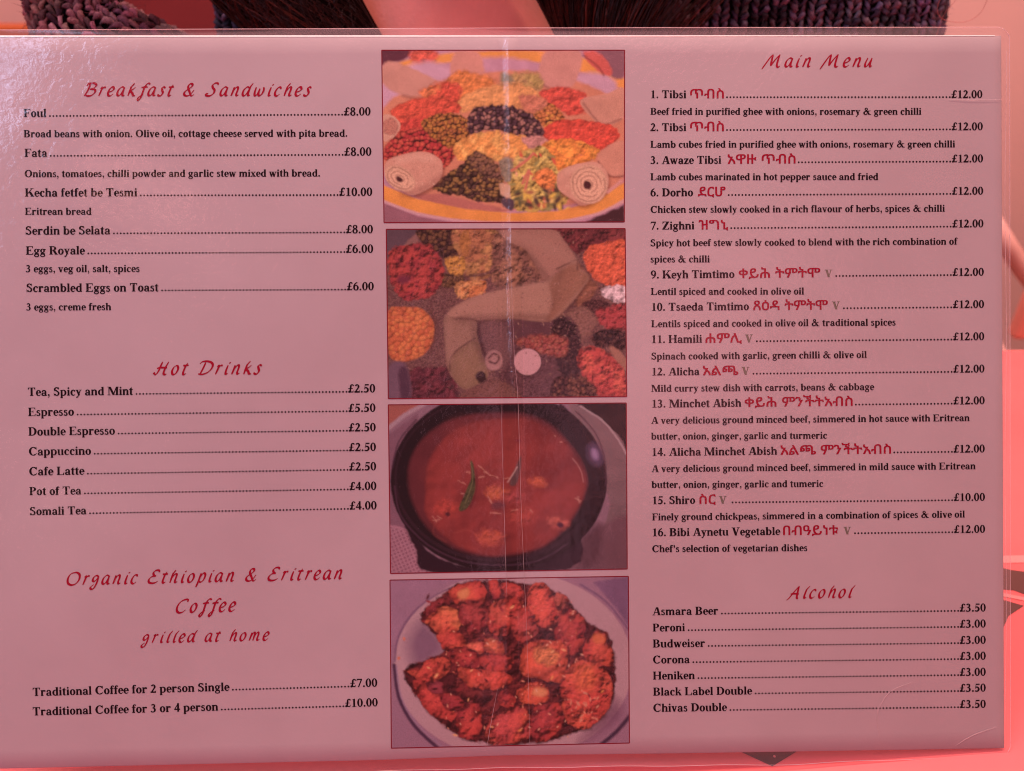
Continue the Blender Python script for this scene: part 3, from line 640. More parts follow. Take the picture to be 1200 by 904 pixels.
    def ell(s, cx, cy, rx, ry, col, rot=0, **kw):
        a = math.radians(rot); p = []
        for k in range(14):
            t = 2*math.pi*k/14; x, y = rx*math.cos(t), ry*math.sin(t); p.append((cx+x*math.cos(a)-y*math.sin(a), cy+x*math.sin(a)+y*math.cos(a)))
        s.poly(p, col, **kw)
    def line(s, pts, w, col, soft=2, warp=2, ws=20, alpha=1):
        s.k += 1; W = s.win(pts, w+soft*2+warp*2+20); X, Y = s.X[W], s.Y[W]; wx = fbm(X, Y, ws, s.k+3, 2)*2*warp; Y = Y+fbm(X, Y, ws, s.k+8, 2)*2*warp; X = X+wx; d = np.full(X.shape, 1e9)
        q = cr(pts, 4)
        for (ax, ay), (bx, by) in zip(q, q[1:]):
            ex, ey = bx-ax, by-ay; t = np.clip(((X-ax)*ex+(Y-ay)*ey)/(ex*ex+ey*ey+1e-9), 0, 1); d = np.minimum(d, np.hypot(X-ax-t*ex, Y-ay-t*ey))
        s.put(np.clip(.5-(d-w/2)/(2*soft), 0, 1)*alpha, lin(col), W)
    def specks(s, n, box, r, cols, seed=3, poly=None):
        R = np.random.RandomState(seed)
        for _ in range(n):
            cx = R.uniform(box[0], box[2]); cy = R.uniform(box[1], box[3]); rr = r*R.uniform(.5, 1.4); a = R.uniform(0, 3.1)
            i0 = int(max(0, (cy-rr*3)/s.Y.max()*s.ny)); i1 = int((cy+rr*3)/s.Y.max()*s.ny)+2; j0 = int(max(0, (cx-rr*3)/s.X.max()*s.nx)); j1 = int((cx+rr*3)/s.X.max()*s.nx)+2
            x = s.X[i0:i1, j0:j1]-cx; y = s.Y[i0:i1, j0:j1]-cy
            u = x*math.cos(a)+y*math.sin(a); v = -x*math.sin(a)+y*math.cos(a); m = np.clip(1.4-np.hypot(u/(rr*1.7), v/(rr*.7))*1.1, 0, 1)[..., None]
            s.I[i0:i1, j0:j1] = s.I[i0:i1, j0:j1]*(1-m)+lin(cols[R.randint(len(cols))])*m

W_, H_ = 1200, 860
NX, NY = 420, 300
def roll(c, body, face, fc, rot, spiral, col=(205, 120, 108), dark=(120, 50, 50)):
    """rolled flat bread: cylinder side, round cut end with a spiral"""
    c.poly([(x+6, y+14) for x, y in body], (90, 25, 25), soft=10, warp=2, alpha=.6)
    c.poly(body, col, soft=3, warp=2, kind='plain', amt=.25, sc=10)
    bx = [p[0] for p in body]; by = [p[1] for p in body]; x0, x1, y0, y1 = min(bx), max(bx), min(by), max(by); w = x1-x0; h = y1-y0
    c.line([(x0+w*.2, y0+h*.22), (x0+w*.5, y0+h*.12), (x0+w*.8, y0+h*.16)], 16, (228, 146, 134), soft=18, warp=5, alpha=.6)
    c.line([(x0+w*.3, y1-h*.02), (x0+w*.6, y1-h*.12), (x1-w*.03, y1-h*.42)], 16, (140, 66, 60), soft=20, warp=4, alpha=.6)
    c.specks(60, (x0+w*.1, y0+h*.1, x1-w*.1, y1-h*.25), 3, [(180, 98, 88), (222, 142, 128)], int(x0))
    c.ell(fc[0], fc[1], face[0], face[1], (215, 135, 118), rot=rot, soft=3, warp=3, kind='grain', sc=9, amt=.22)
    for k in range(spiral):
        f = 1-(k+.6)/(spiral+.6); p = []
        for t in range(0, 330, 22):
            a = math.radians(t+k*70); r = math.radians(rot); x, y = face[0]*f*math.cos(a), face[1]*f*math.sin(a)
            p.append((fc[0]+x*math.cos(r)-y*math.sin(r), fc[1]+x*math.sin(r)+y*math.cos(r)))
        c.line(p, 4, dark, soft=3, warp=4, alpha=.7)
    c.ell(fc[0]-4, fc[1]+4, face[0]*.22, face[1]*.22, (70, 20, 25), rot=rot, soft=4, warp=6)

def photo1():
    c = Canvas(W_, H_, NX, NY, (185, 108, 132))
    # yellow plate rim, far and near
    c.poly([(90, 100), (300, 55), (560, 38), (800, 40), (1000, 80), (1170, 170), (1170, 225), (1000, 150), (780, 95), (520, 85), (300, 100), (130, 150)], (228, 120, 52), soft=8, warp=2)
    c.poly([(28, 30), (160, 30), (150, 70), (28, 108)], (92, 30, 48), soft=8)
    c.ell(225, 62, 70, 40, (215, 70, 55), soft=12, kind='lump')
    c.ell(240, 140, 110, 50, (200, 125, 150), soft=14); c.ell(560, 115, 200, 45, (195, 115, 140), soft=14)
    c.ell(1020, 200, 110, 60, (200, 125, 150), soft=14); c.poly([(28, 170), (150, 260), (60, 320), (28, 330)], (200, 125, 152), soft=8)
    c.poly([(1020, 45), (1165, 38), (1165, 160), (1090, 150)], (135, 70, 85), soft=8)
    # plate base of flat bread and pinkish white
    c.poly([(40, 300), (300, 180), (700, 130), (1000, 200), (1165, 330), (1165, 640), (1000, 740), (600, 790), (260, 740), (40, 600)], (205, 105, 85), soft=8)
    # far bread rolls
    c.poly([(28, 120), (90, 90), (310, 190), (270, 240), (130, 250), (28, 185)], (196, 112, 105), soft=7)
    c.line([(130, 250), (200, 262), (270, 245)], 10, (110, 50, 50), soft=8, alpha=.6)
    c.poly([(370, 50), (480, 45), (510, 130), (480, 190), (400, 190), (350, 160)], (205, 112, 105), soft=8)
    c.poly([(800, 40), (965, 45), (930, 200), (840, 215), (765, 180)], (200, 112, 108), soft=7)
    c.line([(765, 185), (830, 222), (900, 215)], 10, (110, 45, 45), soft=7, alpha=.6)
    c.poly([(975, 40), (1060, 55), (1110, 140), (1075, 155), (1000, 95)], (205, 70, 65), soft=6); c.line([(975, 60), (1040, 110), (1070, 155)], 8, (110, 30, 35), soft=6, alpha=.7)
    # heaps
    c.poly([(330, 180), (400, 130), (480, 150), (560, 170), (540, 250), (420, 300), (330, 270)], (222, 105, 50), soft=9, warp=8, kind='lump', sc=40, amt=.35)
    c.poly([(200, 240), (280, 190), (390, 190), (400, 270), (300, 290)], (215, 95, 55), soft=8, warp=10, kind='lump', col2=(200, 60, 40), sc=34, amt=.4)
    c.poly([(640, 150), (760, 140), (790, 200), (740, 245), (650, 220)], (184, 116, 76), soft=9, warp=10, kind='lump', col2=(170, 116, 68), sc=34, amt=.35)
    c.poly([(590, 140), (640, 160), (650, 215), (590, 215)], (140, 105, 90), soft=9)
    c.poly([(400, 260), (520, 210), (660, 190), (780, 250), (760, 320), (560, 300), (400, 330)], (226, 128, 78), soft=7, warp=9, kind='lump', sc=24, amt=.25)
    c.poly([(70, 320), (180, 265), (330, 265), (400, 310), (330, 350), (200, 380), (120, 390)], (212, 62, 42), soft=5, warp=8, kind='lump', sc=22, amt=.35)
    c.poly([(120, 380), (220, 350), (300, 380), (200, 430), (110, 440)], (205, 50, 40), soft=5, warp=8, kind='lump', sc=20, amt=.4)
    c.poly([(310, 195), (385, 200), (390, 260), (330, 275)], (212, 60, 40), soft=6, warp=9, kind='lump', sc=20, amt=.4)
    c.poly([(780, 225), (880, 210), (985, 240), (1000, 310), (930, 345), (850, 310), (780, 270)], (208, 58, 45), soft=6, warp=8, kind='lump', sc=22, amt=.4)
    c.poly([(690, 290), (780, 270), (880, 330), (870, 390), (790, 400), (740, 340)], (200, 95, 48), soft=4, warp=6, kind='grain', col2=(215, 120, 50), sc=17, amt=.7)
    c.poly([(670, 250), (780, 255), (800, 300), (720, 330)], (205, 100, 80), soft=7, warp=6, kind='lump', sc=18)
    c.poly([(960, 270), (1080, 240), (1165, 215), (1165, 350), (1070, 388), (1000, 340)], (203, 116, 104), soft=4, warp=2)
    c.line([(975, 285), (1020, 345), (1065, 385), (1150, 360)], 9, (120, 55, 50), soft=5, alpha=.6)
    c.poly([(800, 390), (900, 360), (1080, 380), (1145, 430), (1110, 480), (1030, 505), (900, 470), (800, 460)], (216, 55, 38), soft=4, warp=6, kind='lump', sc=20, amt=.35)
    c.poly([(40, 490), (100, 430), (200, 400), (300, 430), (375, 500), (360, 560), (300, 600), (150, 560), (50, 560)], (178, 35, 38), soft=4, warp=7, kind='grain', col2=(200, 60, 48), sc=18, amt=.75)
    c.poly([(215, 370), (300, 335), (400, 340), (445, 380), (430, 460), (350, 495), (260, 440)], (188, 100, 40), soft=4, warp=7, kind='grain', col2=(160, 75, 38), sc=16, amt=.85)
    c.poly([(370, 480), (450, 430), (560, 415), (720, 440), (760, 480), (660, 540), (480, 560), (380, 540)], (228, 125, 62), soft=5, warp=12, kind='lump', col2=(238, 145, 80), sc=24, amt=.3)
    c.poly([(445, 320), (520, 295), (640, 300), (740, 350), (800, 430), (740, 450), (640, 425), (520, 410), (440, 430)], (80, 40, 52), soft=4, warp=10, kind='grain', col2=(165, 92, 88), sc=17, amt=.95)
    c.poly([(690, 440), (800, 450), (780, 500), (710, 490)], (205, 115, 112), soft=5, warp=8, kind='lump', sc=18)
    c.poly([(795, 470), (900, 450), (1010, 480), (1045, 530), (960, 580), (840, 600), (795, 540)], (228, 110, 38), soft=4, warp=10, kind='lump', col2=(235, 125, 45), sc=26, amt=.4)
    c.line([(840, 500), (900, 545), (980, 520), (940, 490)], 7, (190, 70, 35), soft=6, alpha=.6)
    c.poly([(640, 560), (700, 510), (800, 490), (850, 590), (880, 680), (900, 750), (780, 790), (650, 780), (620, 680)], (185, 125, 62), soft=4, warp=10, kind='lump', col2=(205, 145, 80), sc=24, amt=.55)
    c.specks(55, (640, 510, 870, 780), 12, [(128, 98, 58), (96, 76, 50), (225, 155, 90), (210, 70, 50), (235, 140, 110), (150, 115, 70)], 5)
    c.poly([(580, 560), (640, 545), (640, 640), (600, 650)], (145, 105, 92), soft=6, warp=6, kind='lump', sc=20)
    for q in (((640, 600), (700, 560), (740, 520)), ((740, 640), (790, 610), (830, 640)), ((690, 660), (720, 600), (700, 700))): c.line(list(q), 12, (205, 90, 75), soft=4)
    c.poly([(745, 620), (800, 590), (850, 620), (830, 690), (770, 680)], (222, 105, 50), soft=4, warp=8, kind='lump', sc=22, amt=.5)
    c.poly([(270, 680), (330, 620), (420, 560), (470, 508), (560, 560), (600, 640), (610, 740), (500, 750), (400, 715), (330, 720)], (82, 44, 36), soft=4, warp=9, kind='grain', col2=(150, 88, 48), sc=18, amt=1.0)
    c.poly([(440, 560), (480, 512), (560, 560), (590, 640), (520, 620)], (150, 85, 70), soft=14, warp=9, kind='grain', sc=16, amt=.8, alpha=.6)
    c.poly([(580, 660), (630, 670), (635, 735), (585, 715)], (205, 130, 110), soft=4, smooth=False)
    c.poly([(600, 730), (650, 740), (640, 790), (590, 760)], (75, 45, 60), soft=5)
    c.specks(22, (650, 690, 900, 780), 15, [(80, 50, 40), (225, 150, 60), (170, 90, 60)], 8)
    c.poly([(180, 720), (300, 710), (480, 750), (620, 790), (500, 800), (300, 770)], (180, 85, 80), soft=6, warp=4)
    # near rim
    c.poly([(30, 655), (45, 672), (200, 735), (420, 780), (640, 800), (860, 790), (1040, 740), (1175, 650), (1175, 745), (1050, 800), (880, 835), (650, 845), (420, 838), (200, 800), (30, 740)], (226, 118, 48), soft=4, warp=2, smooth=False)
    c.line([(30, 742), (200, 803), (420, 838), (650, 846), (880, 838), (1050, 800), (1175, 735)], 12, (206, 128, 140), soft=5, warp=1)
    c.poly([(30, 750), (200, 815), (400, 850), (30, 850)], (150, 78, 95), soft=4, warp=1, smooth=False)
    c.poly([(960, 850), (1080, 800), (1170, 760), (1170, 850)], (62, 22, 30), soft=6, smooth=False)
    # near rolls
    c.poly([(30, 345), (95, 350), (115, 400), (70, 455), (30, 455)], (205, 125, 112), soft=3); c.ell(70, 395, 36, 42, (190, 100, 90), soft=4, kind='grain', sc=9, amt=.4)
    c.poly([(1055, 510), (1165, 465), (1175, 610), (1110, 628), (1045, 570)], (205, 114, 100), soft=4); c.line([(1045, 560), (1100, 628), (1165, 625)], 9, (100, 30, 30), soft=5, alpha=.7)
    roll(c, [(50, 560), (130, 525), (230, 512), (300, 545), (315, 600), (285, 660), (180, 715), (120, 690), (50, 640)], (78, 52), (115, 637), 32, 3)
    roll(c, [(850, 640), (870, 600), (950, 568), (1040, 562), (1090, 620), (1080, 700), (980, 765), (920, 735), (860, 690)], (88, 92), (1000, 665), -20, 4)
    c.line([(1090, 700), (1150, 650)], 14, (210, 120, 120), soft=5)
    return c
def photo2():
    c = Canvas(W_, H_, NX, NY, (122, 62, 62))
    c.I = c.tex((125, 66, 66), 'grain', (112, 55, 58), 9, .45)
    c.poly([(40, 30), (200, 30), (150, 110), (110, 160), (50, 160)], (98, 58, 72), soft=6); c.poly([(130, 120), (190, 60), (200, 100), (150, 140)], (150, 82, 82), soft=5)
    c.poly([(190, 35), (400, 35), (400, 130), (330, 170), (240, 120)], (74, 34, 32), soft=5, warp=9, kind='grain', col2=(120, 62, 40), sc=18, amt=.9)
    c.poly([(360, 35), (560, 35), (600, 120), (560, 250), (440, 270), (400, 200)], (170, 85, 55), soft=6, warp=10, kind='lump', col2=(185, 105, 60), sc=26, amt=.5)
    c.poly([(330, 170), (410, 160), (420, 230), (380, 270), (330, 220)], (205, 115, 38), soft=4, warp=9, kind='lump', sc=20, amt=.6)
    c.poly([(400, 60), (440, 40), (440, 150), (405, 150)], (190, 98, 42), soft=5, warp=9, kind='lump', sc=20)
    c.poly([(560, 60), (690, 100), (730, 170), (800, 260), (700, 300), (560, 300), (540, 200)], (128, 66, 58), soft=6, warp=9, kind='lump', col2=(158, 85, 66), sc=26, amt=.7)
    c.poly([(310, 250), (420, 260), (380, 310), (310, 300)], (120, 65, 42), soft=5, warp=8, kind='grain', sc=15, amt=.8)
    c.poly([(380, 290), (500, 270), (520, 320), (470, 360), (380, 350)], (200, 92, 40), soft=4, warp=9, kind='lump', col2=(215, 120, 70), sc=22, amt=.6)
    c.line([(420, 262), (540, 240)], 10, (90, 42, 45), soft=6)
    c.poly([(60, 150), (130, 110), (240, 105), (300, 160), (320, 260), (260, 350), (150, 370), (80, 300)], (172, 38, 36), soft=5, warp=9, kind='lump', col2=(150, 28, 38), sc=24, amt=.75)
    c.ell(130, 270, 30, 22, (120, 25, 50), soft=12)
    c.poly([(58, 420), (140, 400), (220, 410), (272, 470), (272, 550), (230, 620), (140, 655), (62, 620)], (205, 78, 34), soft=4, warp=4, kind='grain', col2=(220, 98, 42), sc=19, amt=.4)
    c.line([(260, 420), (285, 500), (255, 610)], 10, (95, 35, 30), soft=8, alpha=.6)
    # upper right
    c.poly([(820, 30), (1180, 30), (1180, 110), (1020, 120), (940, 150), (880, 90)], (105, 28, 36), soft=6, warp=9, kind='lump', col2=(125, 35, 40), sc=24, amt=.8)
    c.poly([(975, 150), (1020, 110), (1110, 90), (1180, 100), (1180, 290), (1120, 310), (1030, 270), (985, 210)], (228, 72, 34), soft=4, warp=6, kind='lump', sc=20, amt=.45)
    c.poly([(940, 180), (1000, 260), (1050, 300), (1000, 370), (940, 400), (930, 280)], (148, 72, 56), soft=7, warp=7, kind='lump', sc=22)
    c.poly([(1055, 320), (1110, 300), (1175, 305), (1180, 370), (1120, 380), (1070, 350)], (226, 160, 175), soft=4, warp=9, kind='lump', sc=24, amt=.6)
    c.poly([(970, 380), (1050, 360), (1100, 400), (1040, 450), (970, 430)], (92, 38, 42), soft=5, warp=8, kind='grain', sc=15, amt=.7)
    c.poly([(1030, 430), (1110, 390), (1180, 390), (1180, 500), (1090, 500)], (165, 36, 42), soft=5, warp=9, kind='lump', sc=20, amt=.8)
    c.poly([(870, 440), (980, 400), (1040, 470), (960, 560), (880, 500)], (140, 75, 70), soft=6, warp=7, kind='grain', sc=12, amt=.35)
    # lower right dark
    c.poly([(470, 440), (820, 460), (900, 440), (960, 530), (960, 720), (900, 830), (660, 830), (560, 700), (480, 560)], (92, 42, 52), soft=6, warp=4, kind='grain', col2=(108, 52, 60), sc=10, amt=.4)
    c.poly([(640, 460), (830, 465), (830, 530), (640, 540)], (98, 45, 56), soft=5, warp=2)
    c.poly([(830, 470), (900, 450), (960, 540), (960, 700), (880, 740), (840, 600)], (52, 22, 32), soft=7, warp=10, kind='grain', col2=(78, 35, 42), sc=14, amt=.8)
    c.poly([(650, 560), (760, 530), (880, 540), (905, 580), (880, 630), (780, 620), (700, 590)], (158, 52, 50), soft=8, warp=9, kind='grain', col2=(175, 70, 58), sc=14, amt=.5)
    c.poly([(1010, 540), (1070, 505), (1170, 520), (1170, 600), (1080, 590), (1030, 580)], (48, 20, 28), soft=5, warp=9, kind='grain', col2=(90, 40, 40), sc=18, amt=1)
    c.poly([(960, 600), (1050, 590), (1140, 660), (1178, 740), (1178, 820), (1040, 815), (960, 700)], (185, 42, 40), soft=5, warp=10, kind='lump', col2=(205, 62, 48), sc=22, amt=.7)
    c.poly([(1095, 585), (1140, 600), (1178, 650), (1178, 700), (1120, 640)], (165, 88, 76), soft=4)
    c.poly([(830, 740), (960, 720), (1040, 790), (1000, 830), (840, 830)], (88, 34, 36), soft=6, warp=10, kind='grain', col2=(130, 60, 48), sc=18, amt=1)
    c.poly([(160, 700), (260, 680), (350, 690), (390, 800), (380, 835), (160, 835)], (110, 30, 45), soft=7, warp=9, kind='lump', col2=(92, 26, 42), sc=22, amt=.7)
    c.poly([(60, 680), (130, 660), (160, 740), (160, 830), (60, 830)], (122, 72, 95), soft=10, warp=3)
    c.poly([(110, 690), (155, 700), (160, 830), (120, 830)], (82, 40, 62), soft=8)
    # egg and small roll
    c.line([(480, 470), (500, 600), (560, 690)], 30, (70, 28, 35), soft=10, alpha=.8)
    c.poly([(500, 470), (600, 470), (640, 600), (600, 700), (540, 660), (500, 560)], (118, 62, 68), soft=6, kind='grain', sc=10, amt=.3)
    c.ell(555, 650, 42, 48, (172, 100, 104), soft=4, warp=3); c.line([(530, 640), (555, 618), (580, 640), (560, 665), (535, 655)], 8, (85, 35, 42), soft=4)
    c.ell(713, 662, 66, 66, (70, 30, 40), soft=7, warp=1); c.ell(713, 657, 63, 62, (212, 128, 140), soft=2, warp=1, amt=.05)
    # bread arcs: big folded flat bread
    c.poly([(590, 35), (820, 35), (880, 80), (940, 170), (945, 195), (870, 230), (800, 275), (760, 220), (700, 130), (620, 90)], (164, 92, 84), soft=4, warp=2, kind='grain', sc=7, amt=.16)
    c.poly([(330, 440), (400, 380), (520, 335), (700, 300), (810, 270), (930, 185), (955, 215), (1000, 265), (950, 340), (870, 430), (800, 468), (640, 455), (480, 462), (390, 470), (330, 500)], (168, 98, 88), soft=4, warp=2, kind='grain', sc=7, amt=.16)
    c.poly([(820, 280), (930, 190), (960, 230), (1000, 262), (930, 350), (850, 440), (800, 466), (830, 380)], (150, 80, 66), soft=9, warp=3, kind='grain', sc=8, amt=.18)
    c.line([(850, 222), (905, 195), (945, 180), (945, 225)], 6, (92, 45, 42), soft=4); c.line([(340, 455), (440, 458), (480, 470)], 12, (92, 45, 42), soft=6)
    c.line([(860, 450), (940, 370), (985, 300)], 8, (70, 28, 30), soft=6, alpha=.7)
    c.poly([(325, 440), (380, 460), (470, 465), (475, 530), (500, 620), (530, 720), (480, 760), (420, 785), (370, 740), (340, 690), (325, 560)], (150, 88, 78), soft=4, warp=2, kind='grain', sc=7, amt=.16)
    c.poly([(350, 650), (390, 600), (470, 560), (500, 640), (525, 725), (470, 770), (410, 780), (365, 730)], (140, 84, 68), soft=4, warp=2, kind='grain', sc=7, amt=.14)
    c.line([(350, 700), (352, 640), (400, 590), (468, 545)], 6, (88, 44, 42), soft=4); c.ell(497, 728, 26, 26, (52, 22, 26), soft=5, warp=8)
    for q, w_, k_, a_ in (([(360, 430), (450, 380), (600, 335), (780, 295)], 34, (188, 112, 102), .55), ([(400, 455), (560, 450), (700, 445), (800, 450)], 26, (120, 62, 56), .6), ([(620, 60), (740, 90), (860, 140), (925, 185)], 40, (178, 104, 96), .5), ([(700, 140), (770, 215), (800, 262)], 22, (112, 58, 52), .55),
                         ([(350, 480), (345, 560), (345, 650)], 22, (172, 102, 94), .6), ([(460, 490), (470, 560), (505, 650)], 18, (92, 48, 46), .6), ([(960, 240), (930, 330), (860, 430)], 20, (176, 100, 84), .4), ([(870, 240), (850, 330), (830, 400)], 26, (124, 64, 54), .45), ([(400, 640), (430, 700), (420, 765)], 24, (158, 96, 78), .5)):
        c.line(q, w_, k_, soft=16, warp=6, alpha=a_)
    c.specks(420, (330, 40, 990, 780), 3, [(140, 76, 68), (120, 64, 58), (172, 104, 94)], 77)
    c.line([(330, 700), (370, 790), (400, 840)], 14, (70, 30, 36), soft=8, alpha=.8)
    c.poly([(450, 780), (560, 740), (660, 790), (660, 835), (400, 835)], (128, 64, 62), soft=6, kind='grain', sc=10, amt=.4)
    return c
def photo3():
    c = Canvas(W_, H_, NX, NY, (140, 85, 105))
    c.poly([(50, 30), (230, 30), (130, 100), (60, 150)], (160, 72, 68), soft=5); c.line([(60, 150), (140, 85), (230, 35)], 20, (168, 115, 132), soft=5)
    c.poly([(60, 180), (200, 80), (200, 600), (60, 640)], (128, 72, 92), soft=5, smooth=False)
    c.poly([(930, 30), (1180, 30), (1180, 280), (1120, 180), (1050, 110)], (22, 6, 12), soft=3, warp=1)
    c.poly([(900, 30), (980, 60), (1080, 130), (1180, 280), (1180, 812), (950, 812), (1100, 500)], (122, 78, 88), soft=3, warp=1)
    c.line([(960, 45), (1060, 110), (1130, 190), (1180, 275)], 8, (170, 120, 132), soft=3)
    # dimpled cloth
    c.poly([(60, 600), (150, 620), (280, 830), (60, 830)], (165, 95, 115), soft=4, smooth=False)
    b, cid, dx, dy = cells(c.X, c.Y, 22, 4); m = np.clip(.5-c.sdf([(60, 610), (140, 625), (270, 828), (60, 830)], c.X, c.Y)/6, 0, 1)*np.clip((np.sin((c.X+c.Y*.4)*.24)*np.sin((c.Y-c.X*.4)*.24)), 0, 1)
    c.put(m*.8, lin((110, 45, 70)))
    c.poly([(930, 700), (1180, 560), (1180, 812), (900, 812)], (112, 62, 76), soft=14); c.poly([(980, 640), (1060, 600), (1040, 780), (960, 800)], (70, 30, 42), soft=18, alpha=.7)
    # bowl outside, rim, inner wall, soup
    c.poly([(140, 600), (300, 760), (600, 800), (900, 700), (960, 640), (900, 812), (270, 828), (190, 720)], (34, 10, 24), soft=5)
    c.ell(578, 395, 508, 425, (20, 6, 14), soft=3, warp=1)
    c.ell(570, 385, 480, 392, (42, 16, 28), soft=4, warp=1); c.ell(568, 380, 470, 380, (18, 5, 12), soft=4, warp=1)
    c.line([(90, 420), (120, 560), (240, 690), (400, 768), (580, 790), (760, 770), (900, 690)], 5, (78, 36, 56), soft=4, warp=1)
    c.line([(80, 330), (110, 210), (190, 110)], 6, (60, 26, 44), soft=5, warp=1)
    c.poly([(155, 420), (170, 280), (260, 160), (400, 95), (560, 75), (740, 90), (880, 180), (985, 330), (990, 440), (920, 580), (800, 700), (640, 745), (480, 745), (330, 690), (210, 570)], (95, 26, 34), soft=10, warp=2)
    c.poly([(235, 460), (250, 300), (340, 180), (460, 120), (600, 100), (740, 110), (870, 190), (965, 330), (985, 430), (920, 570), (800, 690), (640, 738), (500, 740), (350, 680), (240, 560)], (142, 38, 38), soft=9, warp=3, kind='lump', col2=(128, 33, 36), sc=120, amt=.12)
    for q in ((430, 160), (520, 220), (790, 250), (330, 360), (560, 300)): c.ell(q[0], q[1], 90, 40, (152, 44, 42), soft=50, warp=8, alpha=.35)
    for (x, y, r, k) in ((570, 450, 50, (200, 80, 48)), (540, 660, 60, (192, 66, 46)), (760, 400, 36, (196, 72, 46)), (850, 590, 50, (186, 70, 62)), (690, 560, 70, (168, 52, 48)), (330, 520, 60, (175, 48, 40)), (650, 470, 60, (160, 52, 56))):
        c.ell(x, y, r, r*.55, k, soft=16, warp=14, kind='lump', sc=20, amt=.3, alpha=.8)
    c.line([(370, 640), (430, 625), (500, 660), (590, 655)], 4, (180, 66, 58), soft=5, alpha=.3); c.line([(290, 580), (270, 640), (330, 680)], 5, (150, 50, 50), soft=6, alpha=.4)
    c.poly([(860, 40), (900, 60), (1000, 170), (1060, 320), (1050, 500), (900, 690), (940, 600), (1000, 440), (970, 290), (880, 170)], (24, 8, 18), soft=5, warp=1)
    c.line([(925, 290), (960, 340), (975, 400)], 4, (170, 90, 90), soft=3)
    # highlight on the inner wall, and rim light
    c.ell(1030, 270, 30, 48, (95, 60, 95), rot=-20, soft=22, warp=4); c.ell(1028, 270, 14, 26, (150, 100, 140), rot=-20, soft=10, warp=4)
    c.line([(940, 70), (1030, 170), (1075, 300), (1080, 420)], 5, (70, 30, 48), soft=4)
    # garnish
    c.poly([(445, 300), (462, 330), (468, 430), (440, 510), (405, 538), (392, 520), (425, 440), (448, 380)], (76, 58, 36), soft=3, warp=2, kind='lump', sc=24, amt=.4)
    c.line([(448, 310), (455, 400), (420, 500)], 3, (112, 90, 60), soft=2); c.line([(470, 340), (474, 430), (445, 520)], 7, (80, 20, 24), soft=4, alpha=.6)
    c.poly([(682, 280), (680, 340), (660, 410), (630, 415), (640, 370)], (92, 50, 54), soft=5, warp=2); c.line([(665, 330), (620, 400)], 4, (196, 130, 130), soft=3)
    for q in ([(480, 320), (520, 350)], [(510, 355), (575, 382)], [(485, 378), (510, 372)], [(388, 395), (422, 412)], [(430, 352), (442, 358)], [(265, 560), (285, 585)], [(292, 560), (312, 572)], [(270, 580), (300, 578)], [(525, 470), (545, 500)], [(600, 385), (625, 380)], [(835, 180), (845, 186)], [(865, 212), (875, 216)], [(935, 480), (965, 490)], [(950, 470), (955, 498)], [(640, 535), (665, 532)], [(540, 545), (590, 550)], [(730, 530), (735, 545)], [(400, 455), (412, 458)]):
        c.line(q, 3, (196, 108, 98), soft=3, warp=6, ws=10)
    c.ell(338, 550, 12, 10, (80, 20, 28), soft=4); c.ell(866, 602, 16, 16, (75, 18, 40), soft=5); c.ell(670, 208, 14, 7, (120, 25, 40), soft=4)
    c.ell(575, 510, 36, 18, (110, 38, 48), soft=10, warp=8)
    return c
